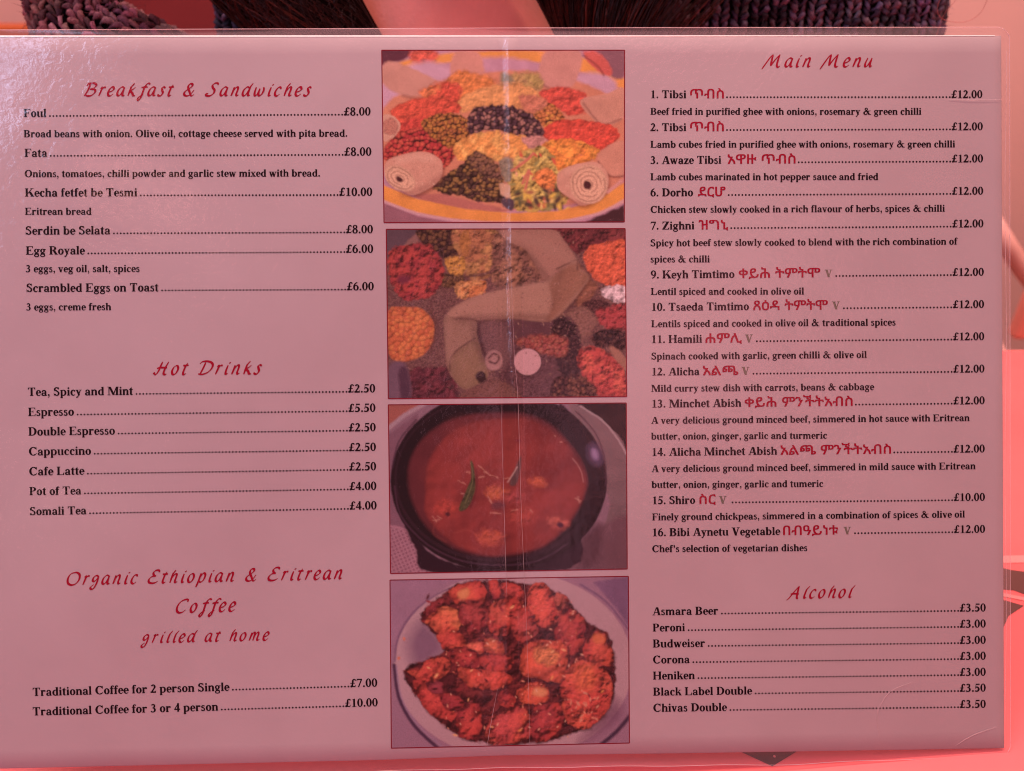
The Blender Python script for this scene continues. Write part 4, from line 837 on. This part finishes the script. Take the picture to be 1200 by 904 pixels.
def photo4():
    c = Canvas(W_, H_, NX, NY, (150, 92, 116))
    c.poly([(60, 30), (420, 30), (250, 90), (120, 260), (70, 420)], (150, 92, 118), soft=8)
    c.ell(645, 440, 560, 440, (178, 118, 132), soft=3, warp=1, kind='plain', amt=.1, sc=60)
    c.line([(90, 420), (110, 300), (190, 180), (320, 90), (480, 40)], 8, (112, 64, 96), soft=5, warp=1)
    c.line([(88, 440), (110, 590), (180, 720), (290, 825)], 17, (70, 36, 62), soft=4, warp=1); c.line([(98, 440), (122, 590), (195, 715), (305, 815)], 5, (150, 100, 130), soft=4, warp=1)
    c.line([(1060, 810), (1130, 750), (1190, 680)], 20, (62, 32, 56), soft=5, warp=1)
    c.line([(960, 60), (1080, 140), (1185, 270)], 8, (112, 68, 100), soft=4, warp=1); c.poly([(1020, 50), (1190, 22), (1190, 260), (1110, 150)], (120, 72, 104), soft=6, smooth=False)
    c.poly([(230, 230), (330, 360), (200, 450), (150, 330)], (110, 62, 92), soft=40, alpha=.8)
    c.poly([(1000, 740), (1130, 600), (1140, 700), (960, 800)], (112, 58, 84), soft=30, alpha=.8)
    # dark gaps under the pieces, then every piece
    c.poly([(225, 190), (380, 60), (540, 40), (720, 60), (880, 110), (985, 230), (1090, 290), (1120, 420), (1110, 600), (960, 745), (760, 800), (520, 805), (390, 770), (260, 670), (130, 465), (330, 370), (230, 250)], (72, 16, 22), soft=5, warp=9, kind='lump', col2=(104, 27, 30), sc=30, amt=.8)
    A = (176, 44, 40); B = (182, 56, 42); D = (136, 30, 38); Cc = (200, 84, 54); E = (152, 42, 44)
    def chunk(pts, col, col2, sc=22, amt=.85, w=9):
        sc = sc*2.2; amt = amt*.9
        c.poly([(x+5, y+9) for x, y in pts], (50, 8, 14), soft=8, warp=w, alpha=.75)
        c.poly(pts, col, soft=3, warp=w, ws=20, kind='lump', col2=col2, sc=sc, amt=amt, shade=.72)
        c.poly([(x*.55+(sum(p[0] for p in pts)/len(pts))*.45-6, y*.5+(sum(p[1] for p in pts)/len(pts))*.5-10) for x, y in pts], tuple(min(255, int(v*1.13+8)) for v in col), soft=16, warp=14, kind='grain', sc=13, amt=.25, alpha=.6)
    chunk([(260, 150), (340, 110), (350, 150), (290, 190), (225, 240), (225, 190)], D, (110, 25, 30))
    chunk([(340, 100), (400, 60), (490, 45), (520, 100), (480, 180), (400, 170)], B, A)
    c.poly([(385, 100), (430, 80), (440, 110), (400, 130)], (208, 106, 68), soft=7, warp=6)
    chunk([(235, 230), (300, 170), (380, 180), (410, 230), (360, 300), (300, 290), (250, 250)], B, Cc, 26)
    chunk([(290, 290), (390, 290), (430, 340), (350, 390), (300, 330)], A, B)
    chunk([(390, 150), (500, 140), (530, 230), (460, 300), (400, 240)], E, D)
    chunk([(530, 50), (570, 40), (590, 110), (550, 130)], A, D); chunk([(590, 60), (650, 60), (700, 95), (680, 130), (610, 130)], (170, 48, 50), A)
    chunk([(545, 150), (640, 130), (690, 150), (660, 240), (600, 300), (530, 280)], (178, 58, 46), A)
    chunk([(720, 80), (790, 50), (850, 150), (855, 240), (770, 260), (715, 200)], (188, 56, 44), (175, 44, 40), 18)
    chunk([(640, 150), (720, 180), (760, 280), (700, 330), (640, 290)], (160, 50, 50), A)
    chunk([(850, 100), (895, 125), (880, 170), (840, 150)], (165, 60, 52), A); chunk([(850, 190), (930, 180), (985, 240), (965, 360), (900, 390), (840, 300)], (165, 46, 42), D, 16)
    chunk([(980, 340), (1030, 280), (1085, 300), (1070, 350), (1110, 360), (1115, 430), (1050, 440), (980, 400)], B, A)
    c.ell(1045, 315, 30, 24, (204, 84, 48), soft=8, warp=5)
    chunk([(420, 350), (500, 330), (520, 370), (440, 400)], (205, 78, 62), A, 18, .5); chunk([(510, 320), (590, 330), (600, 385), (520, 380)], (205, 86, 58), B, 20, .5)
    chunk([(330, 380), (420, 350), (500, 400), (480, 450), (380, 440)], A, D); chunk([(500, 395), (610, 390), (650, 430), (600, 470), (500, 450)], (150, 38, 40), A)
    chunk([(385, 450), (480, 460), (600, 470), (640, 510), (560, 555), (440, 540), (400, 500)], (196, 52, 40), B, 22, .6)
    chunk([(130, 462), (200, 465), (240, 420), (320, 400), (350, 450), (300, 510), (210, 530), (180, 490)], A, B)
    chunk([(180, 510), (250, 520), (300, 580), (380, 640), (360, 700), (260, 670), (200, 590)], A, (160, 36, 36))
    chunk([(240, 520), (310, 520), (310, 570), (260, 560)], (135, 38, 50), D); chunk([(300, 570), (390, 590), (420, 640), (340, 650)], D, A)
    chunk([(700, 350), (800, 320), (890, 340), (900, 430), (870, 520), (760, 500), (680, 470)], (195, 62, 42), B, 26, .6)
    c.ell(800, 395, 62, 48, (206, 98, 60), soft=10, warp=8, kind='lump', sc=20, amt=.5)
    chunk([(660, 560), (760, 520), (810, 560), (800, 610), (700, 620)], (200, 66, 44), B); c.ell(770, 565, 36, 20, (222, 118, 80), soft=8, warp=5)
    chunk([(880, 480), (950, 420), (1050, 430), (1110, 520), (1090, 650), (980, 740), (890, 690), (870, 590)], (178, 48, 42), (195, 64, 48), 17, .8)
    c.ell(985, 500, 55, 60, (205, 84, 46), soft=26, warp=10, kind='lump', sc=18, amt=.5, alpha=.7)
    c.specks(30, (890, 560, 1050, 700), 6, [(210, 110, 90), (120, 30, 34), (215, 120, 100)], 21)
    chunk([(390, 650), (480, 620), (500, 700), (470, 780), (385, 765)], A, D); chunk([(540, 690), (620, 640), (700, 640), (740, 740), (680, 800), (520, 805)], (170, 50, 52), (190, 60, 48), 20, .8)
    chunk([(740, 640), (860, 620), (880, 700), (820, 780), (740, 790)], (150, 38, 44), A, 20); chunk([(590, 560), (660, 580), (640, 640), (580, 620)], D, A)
    c.specks(26, (240, 120, 1080, 780), 6, [(225, 120, 60), (232, 140, 95), (90, 18, 24), (60, 10, 16), (215, 80, 50)], 9)
    c.specks(120, (330, 120, 1000, 740), 4, [(222, 120, 100), (210, 90, 70), (110, 22, 28), (228, 140, 120)], 29)
    c.specks(30, (240, 80, 700, 780), 8, [(52, 10, 16), (80, 16, 24), (140, 28, 36)], 19)
    for q in ((135, 315), (110, 405)): c.ell(q[0], q[1], 7, 9, (200, 96, 80), soft=3)
    return c
def print_photo(cv, off, quad, label, tone=.02, gain=.93, des=.08):
    # quad: corners on the photograph TL, TR, BR, BL; off: where the painted sheet's (0,0) lies
    I = cv.I
    I = (I*2+np.roll(I, 1, 0)+np.roll(I, -1, 0)+np.roll(I, 1, 1)+np.roll(I, -1, 1))/6
    I[0] = I[1]; I[-1] = I[-2]; I[:, 0] = I[:, 1]; I[:, -1] = I[:, -2]
    lum = (I@np.array([.5, .35, .15]))[..., None]; I = I*(1-des)+lum*np.array([1.25, .62, .66])*des
    I = I*gain+lin((186, 118, 128))*tone
    A = np.clip(I/LIGHT, .004, .98)
    nx, ny = NX, NY
    V = []; C = []
    (ax, ay), (bx, by), (cx_, cy_), (dx_, dy_) = quad
    for j in range(ny):
        v = j/(ny-1)
        for i in range(nx):
            u = i/(nx-1)
            px = (ax*(1-u)+bx*u)*(1-v)+(dx_*(1-u)+cx_*u)*v; py = (ay*(1-u)+by*u)*(1-v)+(dy_*(1-u)+cy_*u)*v
            V.append(P(px, py, .00005))
            zx = (px-off[0])*4/1200*(nx-1); zy = (py-off[1])*4/860*(ny-1)
            x0 = min(nx-2, max(0, int(zx))); y0 = min(ny-2, max(0, int(zy))); fx = min(1, max(0, zx-x0)); fy = min(1, max(0, zy-y0))
            C.append((A[y0, x0]*(1-fx)+A[y0, x0+1]*fx)*(1-fy)+(A[y0+1, x0]*(1-fx)+A[y0+1, x0+1]*fx)*fy)
    idx = np.arange(nx*ny).reshape(ny, nx)
    F = np.stack([idx[:-1, :-1], idx[1:, :-1], idx[1:, 1:], idx[:-1, 1:]], -1).reshape(-1, 4).tolist()
    C = np.concatenate([np.array(C), np.ones((len(C), 1))], 1)
    o = mesh('printed_photo', V, F, M_photo, paper, smooth=True, cols=C); tag(o, label)
    bw = .55; q = quad; cxm = sum(p[0] for p in q)/4; cym = sum(p[1] for p in q)/4; V = []; F = []
    for k in range(4):
        a, b = q[k], q[(k+1) % 4]
        for t in range(21):
            for e in (-bw, bw):
                x = a[0]+(b[0]-a[0])*t/20; y = a[1]+(b[1]-a[1])*t/20
                if k in (0, 2): y += e
                else: x += e
                V.append(P(x, y, .00010+k*2e-6))
        base = k*42
        for t in range(20): F.append((base+2*t, base+2*t+1, base+2*t+3, base+2*t+2))
    mesh('photo_border', V, F, M_border, o)
print_photo(photo1(), (440, 50), [(447.3, 59), (732, 59), (731.6, 260.3), (450, 261)], 'printed photo of a yellow-rimmed platter with stews, salad and rolled flat bread')
print_photo(photo2(), (440, 260), [(452.6, 268.8), (732.6, 268), (734.5, 465), (455, 467.4)], 'printed photo of folded flat bread with a boiled egg among red and orange heaps', gain=.78, des=.14)
print_photo(photo3(), (440, 465), [(455, 474.6), (734, 472.4), (735, 667), (457.6, 672.3)], 'printed photo of red soup with a green leaf in a black bowl', gain=.84)
print_photo(photo4(), (440, 670), [(457, 680), (736.4, 675.6), (737.6, 871), (458.6, 877)], 'printed photo of orange-red fried pieces heaped on a white plate', gain=.92)
# ------------------------------------------------------------------ the room: table, floor, wall, bench, chair
M_cloth = simple('coral_table_laminate', (.95, .22, .235), .35, .3, noise=.05, nscale=14, bump=.15, bscale=60, bdist=.0006)
M_dia = simple('dark_print', (.030, .016, .018), .4, .3)
M_dia2 = simple('brown_print', (.14, .07, .065), .4, .3)
M_pale = simple('pale_print', (.95, .42, .42), .4, .3)
M_wall = simple('salmon_plaster', (.86, .66, .62), .8, .2, noise=.04, nscale=6, bump=.1, bscale=80)
M_floor = simple('dark_floor', (.16, .09, .08), .6, .3, noise=.2, nscale=9)
M_bench = simple('dark_red_upholstery', (.20, .035, .04), .5, .4, noise=.10, nscale=14, bump=.2, bscale=300)
M_wood = simple('orange_wood_rail', (.50, .13, .03), .4, .4, noise=.15, nscale=12)
M_seat = simple('coral_vinyl', (.92, .42, .35), .4, .4, noise=.06, nscale=10)
M_rail = simple('pale_painted_metal', (.90, .62, .55), .3, .5)
def box(x0, y0, z0, x1, y1, z1, bev=0.0):
    import bmesh
    bm = bmesh.new(); bmesh.ops.create_cube(bm, size=1)
    for v in bm.verts: v.co = Vector(((x0+x1)/2+v.co.x*(x1-x0), (y0+y1)/2+v.co.y*(y1-y0), (z0+z1)/2+v.co.z*(z1-z0)))
    if bev: bmesh.ops.bevel(bm, geom=bm.edges[:], offset=bev, segments=3, affect='EDGES', profile=.6)
    bm.verts.index_update(); r = ([v.co.copy() for v in bm.verts], [tuple(v.index for v in f.verts) for f in bm.faces]); bm.free(); return r
tag(mesh('floor', [(-3, -2.5, -.75), (3, -2.5, -.75), (3, 2.6, -.75), (-3, 2.6, -.75)], [(0, 1, 2, 3)], M_floor), kind='structure')
tag(mesh('wall', *box(-3, 1.45, -.75, 3, 1.6, 2.2), M_wall), 'salmon plaster wall behind the seat', kind='structure')
YE = at_z(1190, 408, 0).y                            # the table's far edge
TABLE = empty('restaurant_table', (0, .1, -.75)); tag(TABLE, 'coral red restaurant table with dark printed diamonds under the menu', 'table')
top = mesh('tabletop', *box(-.80, -.40, -.03, .80, YE, 0, .006), M_cloth, TABLE)
mesh('edge_band', *box(-.803, YE-.001, -.026, .803, YE+.004, -.004, .0015), M_rail, TABLE)
for sx in (-.7, .7):
    for sy in (-.32, YE-.1): mesh('leg', *box(sx-.02, sy-.02, -.75, sx+.02, sy+.02, -.0301, .004), M_rail, TABLE, )
def flat(name, pix, z, mat, par):
    v = [at_z(x, y, z) for x, y in pix]; return mesh(name, v, [tuple(range(len(v)))], mat, par)
# printed diamonds: the one at the menu's foot gives the pattern its size
d0 = [at_z(905, 898.5, 0), at_z(939, 878, 0)]
hw = abs(d0[1].x-d0[0].x); hh = (d0[1].y-d0[0].y)
def diamond(cx, cy, hx, hy, ang=0):
    p = []
    for a, b in ((0, -1), (.93, -.06), (1, 0), (.93, .06), (0, 1), (-.93, .06), (-1, 0), (-.93, -.06)):
        x, y = a*hx, b*hy; p.append((cx+x*math.cos(ang)-y*math.sin(ang), cy+x*math.sin(ang)+y*math.cos(ang), .0002))
    return mesh('printed_diamond', p, [tuple(range(8))], M_dia, TABLE)
diamond(d0[0].x, d0[0].y+hh, hw, hh)
mesh('printed_dot', [(d0[0].x+.002+.0006*math.cos(t), d0[0].y+hh*.55+.0006*math.sin(t), .0004) for t in np.linspace(0, 5.5, 8)], [tuple(range(8))], M_pale, TABLE)
flat('printed_diamond', [(1150, 660), (1185, 668), (1215, 672), (1240, 690), (1215, 702), (1188, 692), (1160, 690)], .0002, M_dia2, TABLE)
flat('printed_diamond', [(1165, 700), (1200, 710), (1182, 722), (1172, 745), (1160, 730)], .0002, M_dia2, TABLE)
flat('pale_stripe', [(1140, 652), (1260, 650), (1260, 658), (1140, 661)], .0003, M_pale, TABLE)
flat('pale_stripe', [(1140, 688), (1260, 712), (1260, 716), (1140, 692)], .0004, M_pale, TABLE)
# bench with upholstered back behind the person, orange rail at the left
BENCH = empty('wall_bench', (-.1, 1.1, -.75)); tag(BENCH, 'dark red upholstered wall bench with an orange wooden rail behind the person', 'bench')
mesh('seat', *box(-.62, .78, -.36, .5, 1.24, -.28, .02), M_bench, BENCH)
b0 = at_y(120, 10, 1.15).x; b1 = at_y(700, 10, 1.15).x
mesh('backrest', *box(b0, 1.15, -.30, b1, 1.27, .52, .02), M_bench, BENCH)
rz0, rz1 = at_y(10, 40, 1.30).z, at_y(10, 26.5, 1.30).z
mesh('rail', *box(-1.4, 1.27, rz0-.05, .2, 1.30, rz1, .004), M_wood, BENCH)
mesh('base', *box(-.6, .82, -.75, .48, 1.2, -.362, .004), M_wood, BENCH)
# spare chair to the right, beyond the table's edge
CH = empty('bentwood_chair', at_y(1290, 380, .95)*1.0); CH.location.z = -.75
tag(CH, 'coral chair with pale curved rails at the right edge of the picture', 'chair')
c0 = at_y(1255, 300, .92)
def arc(cx, cz, y, rx, rz, a0, a1, n=20): return [(cx+rx*math.cos(math.radians(a0+(a1-a0)*k/n)), y, cz+rz*math.sin(math.radians(a0+(a1-a0)*k/n))) for k in range(n+1)]
A0 = at_y(1183, 292, .92); A1 = at_y(1200, 318, .92)
tv, tf = tube([A0+(A0-A1)*1.5, A0, A1, A1+(A1-A0)*2+Vector((0, 0, .006)), A1+(A1-A0)*4+Vector((0, 0, .03))], .011, 10); mesh('back_rail', tv, tf, M_rail, CH, smooth=True)
B0 = at_y(1178, 425, .80); B1 = at_y(1200, 462, .80)
tv, tf = tube([B0+(B0-B1)*.6, B0, B1, B1+(B1-B0)*3], .007, 10); mesh('back_rail', tv, tf, M_rail, CH, smooth=True)
cx = at_y(1290, 400, .95).x
mesh('backrest', *box(cx-.12, .945, -.25, cx+.22, .965, A0.z+.005, .008), M_seat, CH)
mesh('seat', *box(cx-.14, .62, -.33, cx+.22, .94, -.27, .02), M_seat, CH)
for sx in (cx-.11, cx+.19):
    for sy in (.65, .91):
        tv, tf = tube([(sx, sy, -.75), (sx, sy, -.335)], .011, 8); mesh('leg', tv, tf, M_rail, CH, smooth=True)

# ------------------------------------------------------------------ the person behind the menu
M_skin = simple('skin', (.84, .35, .27), .45, .4, noise=.05, nscale=60, bump=.35, bscale=420, bdist=.0006, sub=.12)
M_yarn = attr_mat('chunky_yarn', .9, .35, 900, .1)
M_under = simple('knit_backing', (.015, .010, .014), .95, .05)
M_hair = attr_mat('auburn_hair', .38, .25, 300, .5)
M_jeans = simple('dark_trousers', (.03, .035, .06), .9, .1)
PX0 = at_y(545, 20, .47).x
PER = empty('person', (PX0, .80, -.75))
tag(PER, 'person in a chunky dark knit cardigan behind the menu, long auburn hair hanging forward', 'person')
# body: one continuous skinned surface
J = {'hip': (0, .86, -.24, .125), 'waist': (0, .80, -.08, .11), 'chest': (0, .66, .10, .115), 'collar': (0, .585, .20, .085), 'neck': (0, .555, .27, .052), 'jaw': (0, .52, .33, .058), 'head': (0, .535, .40, .085), 'crown': (0, .555, .455, .06),
     'ls': (-.145, .63, .17, .058), 'le': (-.235, .70, -.03, .042), 'lw': (-.12, .70, -.20, .028), 'lh': (-.09, .66, -.22, .026),
     'rs': (.145, .63, .17, .058), 're': (.235, .70, -.03, .042), 'rw': (.12, .70, -.20, .028), 'rh': (.09, .66, -.22, .026),
     'lk': (-.13, .74, -.26, .07), 'lf': (-.14, .70, -.66, .045), 'rk': (.13, .74, -.26, .07), 'rf': (.14, .70, -.66, .045), 'lhip': (-.09, .88, -.26, .085), 'rhip': (.09, .88, -.26, .085)}
E_ = [('hip', 'waist'), ('waist', 'chest'), ('chest', 'collar'), ('collar', 'neck'), ('neck', 'jaw'), ('jaw', 'head'), ('head', 'crown'), ('chest', 'ls'), ('ls', 'le'), ('le', 'lw'), ('lw', 'lh'),
      ('chest', 'rs'), ('rs', 're'), ('re', 'rw'), ('rw', 'rh'), ('hip', 'lhip'), ('lhip', 'lk'), ('lk', 'lf'), ('hip', 'rhip'), ('rhip', 'rk'), ('rk', 'rf')]
ks = list(J); me = bpy.data.meshes.new('body'); me.from_pydata([(PX0+J[k][0], J[k][1], J[k][2]) for k in ks], [(ks.index(a), ks.index(b)) for a, b in E_], [])
bo = bpy.data.objects.new('body_draft', me); COL.objects.link(bo)
md = bo.modifiers.new('skin', 'SKIN')
for i, k in enumerate(ks): me.skin_vertices[0].data[i].radius = (J[k][3], J[k][3]); me.skin_vertices[0].data[i].use_root = (k == 'hip')
ss = bo.modifiers.new('sub', 'SUBSURF'); ss.levels = 2; ss.render_levels = 2
me2 = bpy.data.meshes.new_from_object(bo.evaluated_get(bpy.context.evaluated_depsgraph_get()))
bpy.data.objects.remove(bo)
BV = [v.co.copy() for v in me2.vertices]; BF = [tuple(p.vertices) for p in me2.polygons]; bpy.data.meshes.remove(me2)
body = mesh('body', BV, BF, M_skin, PER, smooth=True)
# bare chest surface rising to the neck
chest_d = .50
def chest(u, v):                                     # u across, v upwards
    px = 380+u*330; py = 120-v*200
    y = chest_d + .028 - .048*math.cos((u-.48)*2.3) + .035*v
    return at_y(px, py, y)
ck = grid_mesh('bare_chest', chest, 24, 18, M_skin, PER)

def knit(name, surf, ncol, nrow, wcol, parent, tint, amp=1.0):
    """surf(u,v)->(point, normal); V stitches in vertical ribs"""
    V = []; F = []; C = []
    R = np.random.RandomState(len(name)+ncol)
    for c in range(ncol):
        for r in range(nrow):
            u = (c+.5)/ncol; v = (r+.5)/nrow
            col = np.array(tint)*R.uniform(.35, 1.9)*(1+.35*R.rand(3)-.17)
            for s in (-1, 1):
                a, na = surf(u+s*.38/ncol, v+.95/nrow); b, nb_ = surf(u+s*.06/ncol, v-.85/nrow)
                if a is None or b is None: continue
                n = (na+nb_).normalized(); d = b-a; mid = []
                jit = lambda k: Vector(R.uniform(-k, k, 3))
                w = wcol*.135*R.uniform(.75, 1.3)
                pts = [a-n*w*1.0, a*.75+b*.25+n*w*1.0+jit(w*.45), a*.4+b*.6+n*w*1.2+jit(w*.45), b-n*w*1.4]
                base = len(V); side = d.cross(n).normalized()
                for k, p in enumerate(pts):
                    rr = w*(.55, 1.0, .95, .5)[k]
                    for t in range(5):
                        an = 2*math.pi*t/5
                        V.append(p+side*(rr*math.cos(an))+n*(rr*math.sin(an))+jit(w*.13)); C.append((*np.clip(col*(1+.25*(R.rand()-.5)), .004, .9), 1))
                for k in range(3):
                    for t in range(5): F.append((base+k*5+t, base+k*5+(t+1) % 5, base+(k+1)*5+(t+1) % 5, base+(k+1)*5+t))
                if R.rand() < .8 * amp:                    # fluff
                    p = pts[1]+(pts[2]-pts[1])*R.rand(); q = p+n*w*R.uniform(1.2, 2.6)+jit(w*2.4); e = side*w*.14
                    base = len(V); V += [p-e, p+e, q]; C += [(*np.clip(col*1.2, 0, .9), 1)]*3; F.append((base, base+1, base+2))
    o = mesh(name, V, F, M_yarn, parent, smooth=True, cols=C); tag(o, kind='stuff'); return o
sweater = empty('cardigan', (0, 0, 0)); 
bpy.data.objects.remove(sweater)
# torso of the cardigan: an arched front seen between and beside the hair
xl, xr = at_y(228, 20, .52).x, at_y(1180, 20, .545).x
zt, zb = at_y(900, -150, .5).z, -.02
def torso(u, v):
    e = (u-.47)*2
    x = xl+(xr-xl)*u; z = zb+(zt-zb)*v
    y = .485+.035*abs(e)**2.6 + .05*v
    if e > .9: y += (e-.9)*.35
    x += -.012*max(0, e-.8)*5*(v-.5)
    n = Vector((.42*e*abs(e)**.8, -1, .1)).normalized()
    return Vector((x, y, z)), n
card = grid_mesh('cardigan', lambda u, v: torso(u, v)[0]-torso(u, v)[1]*-.000+Vector((0, .003, 0)), 60, 20, M_under, PER)
tag(card, 'dark chunky ribbed knit cardigan')
nc = int((xr-xl)/.0112)
knit('yarn_stitches', lambda u, v: torso(u, v), nc, int((zt-zb)/.0040), .0112, card, (.095, .088, .125))
# sleeve at the left: a knitted tube going down to the table edge
spath = [at_y(x, y, d) for x, y, d in ((66, -330, .60), (70, -200, .57), (80, -80, .54), (86, 0, .52), (110, 52, .505), (190, 88, .50), (300, 128, .50), (420, 170, .50))]
def sleeve(u, v):
    t = (1-v)*(len(spath)-1); a = min(int(t), len(spath)-2); f = t-a
    p0, p1, p2, p3 = spath[max(a-1, 0)], spath[a], spath[a+1], spath[min(a+2, len(spath)-1)]
    ax = .5*((2*p1)+(-p0+p2)*f+(2*p0-5*p1+4*p2-p3)*f*f+(-p0+3*p1-3*p2+p3)*f**3)
    d = (.5*((-p0+p2)+2*(2*p0-5*p1+4*p2-p3)*f+3*(-p0+3*p1-3*p2+p3)*f*f)).normalized()
    side = Vector((0, -1, 0)).cross(d).normalized(); fr = d.cross(side).normalized()
    if fr.y > 0: fr = -fr
    r = .0245+.0015*math.sin(v*21); t = math.radians(-125+250*u)
    n = (side*math.sin(t)+fr*math.cos(t)).normalized()
    return ax+n*r, n
sl = grid_mesh('sleeve', lambda u, v: sleeve(u, v)[0]-sleeve(u, v)[1]*.003, 30, 20, M_under, PER)
tag(sl, 'knitted cardigan sleeve, lamp light tinted into its redder yarn')
knit('yarn_stitches', sleeve, 10, 50, .0125, sl, (.15, .08, .095))  # yarn tint holds the pink lamp light falling on this sleeve

def strands(name, n, fn, r, cols, parent, seg=10, seed=1):
    R = np.random.RandomState(seed); V = []; F = []; C = []
    for i in range(n):
        pts = fn(R)
        pts = [Vector(p) for p in pts]; q = []
        for k in range(seg+1):
            t = k/seg*(len(pts)-1); a = min(int(t), len(pts)-2); f = t-a
            p0, p1, p2, p3 = pts[max(a-1, 0)], pts[a], pts[a+1], pts[min(a+2, len(pts)-1)]
            q.append(.5*((2*p1)+(-p0+p2)*f+(2*p0-5*p1+4*p2-p3)*f*f+(-p0+3*p1-3*p2+p3)*f**3))
        rr = r*R.uniform(.6, 1.5)
        tv, tf = tube(q, lambda t: rr*(1-.7*t**3), 3)
        b = len(V); V += tv; F += [tuple(x+b for x in f) for f in tf]
        c = np.array(cols[R.randint(len(cols))])*R.uniform(.6, 1.4); C += [(*np.clip(c, 0, 1), 1)]*len(tv)
    return tag(mesh(name, V, F, M_hair, parent, smooth=True, cols=C), kind='stuff')
M_hairbase = simple('hair_depth', (.010, .004, .004), .9, .05)
def curtain(u, v, pl, pr, yy):                       # pl/pr: px edge tables as (top, bottom)
    px = (pl[0]*(1-v)+pl[1]*v)*(1-u)+(pr[0]*(1-v)+pr[1]*v)*u; py = -260+v*400
    return at_y(px, py, yy+.02*(2*u-1)**2 + .03*(1-v))
HL1 = ((300, 285), (282, 505)); HR1 = ((467, 705), (905, 720))
hl = grid_mesh('hair', lambda u, v: curtain(u, v, (-28, 392), (282, 502), .474), 16, 20, M_hairbase, PER)
tag(hl, 'dark auburn hair hanging left of the bare chest')
hr = grid_mesh('hair', lambda u, v: curtain(u, v, (495, 700), (940, 700), .474), 16, 20, M_hairbase, PER)
tag(hr, 'dark auburn hair hanging right of the bare chest')
AUB = [(.07, .014, .008), (.13, .028, .012), (.03, .008, .006), (.02, .006, .005)]
uo = [0, .5]
def sl_(R):
    u = uo[0]+(uo[1]-uo[0])*R.rand(); v0 = R.uniform(-.2, .7); dv = R.uniform(.15, .5); w = R.uniform(-1.6, 1.4)
    base = [curtain(min(.99, max(-.04, u+w*t*.45+.12*math.sin(t*5+u*40))), v0+dv*t, (-18, 402), (282, 498), .470-.006*R.rand()) for t in (0, .33, .66, 1)]
    return base
strands('hair_strands', 420, sl_, .00022, AUB, hl, seed=2)
uo[:] = [.35, 1]
strands('hair_strands', 260, sl_, .0002, [(.012, .004, .003), (.02, .006, .004)], hl, seed=12)
def sr_(R):
    u = R.rand(); v0 = R.uniform(-.3, .7); dv = R.uniform(.25, .6)
    return [curtain(min(1.05, max(.015, u-.22*(t-.5)+.02*math.sin(t*4+u*20))), v0+dv*t, (495, 700), (1030, 735), .468-.008*R.rand()) for t in (0, .33, .66, 1)]
strands('hair_strands', 650, sr_, .00022, [(.10, .024, .014), (.012, .004, .003), (.012, .004, .003), (.012, .004, .003), (.02, .006, .005)], hr, seed=3)
def wisp(R):
    a = R.uniform(-.4, .4); return [at_y(1096, 60, .50), at_y(1112+R.uniform(-4, 4), 20, .49), at_y(1120+R.uniform(-8, 14), -15, .48), at_y(1100+R.uniform(-20, 60), -60, .5)]
M_stray = simple('stray_fibre', (.45, .20, .18), .6, .3)
for pts in ([(1125, -30), (1100, 4), (1104, 22), (1130, 26), (1150, 14), (1160, -10)], [(1092, 60), (1105, 20), (1122, -4), (1130, -40)], [(30, 60), (28, 30), (44, 8), (60, -20)]):
    tv, tf = tube(cr([(p[0], p[1]) for p in pts], 5) and [at_y(a, b, .50) for a, b in cr(pts, 5)], .00012, 4)
    mesh('stray_hair', tv, tf, M_stray, PER)
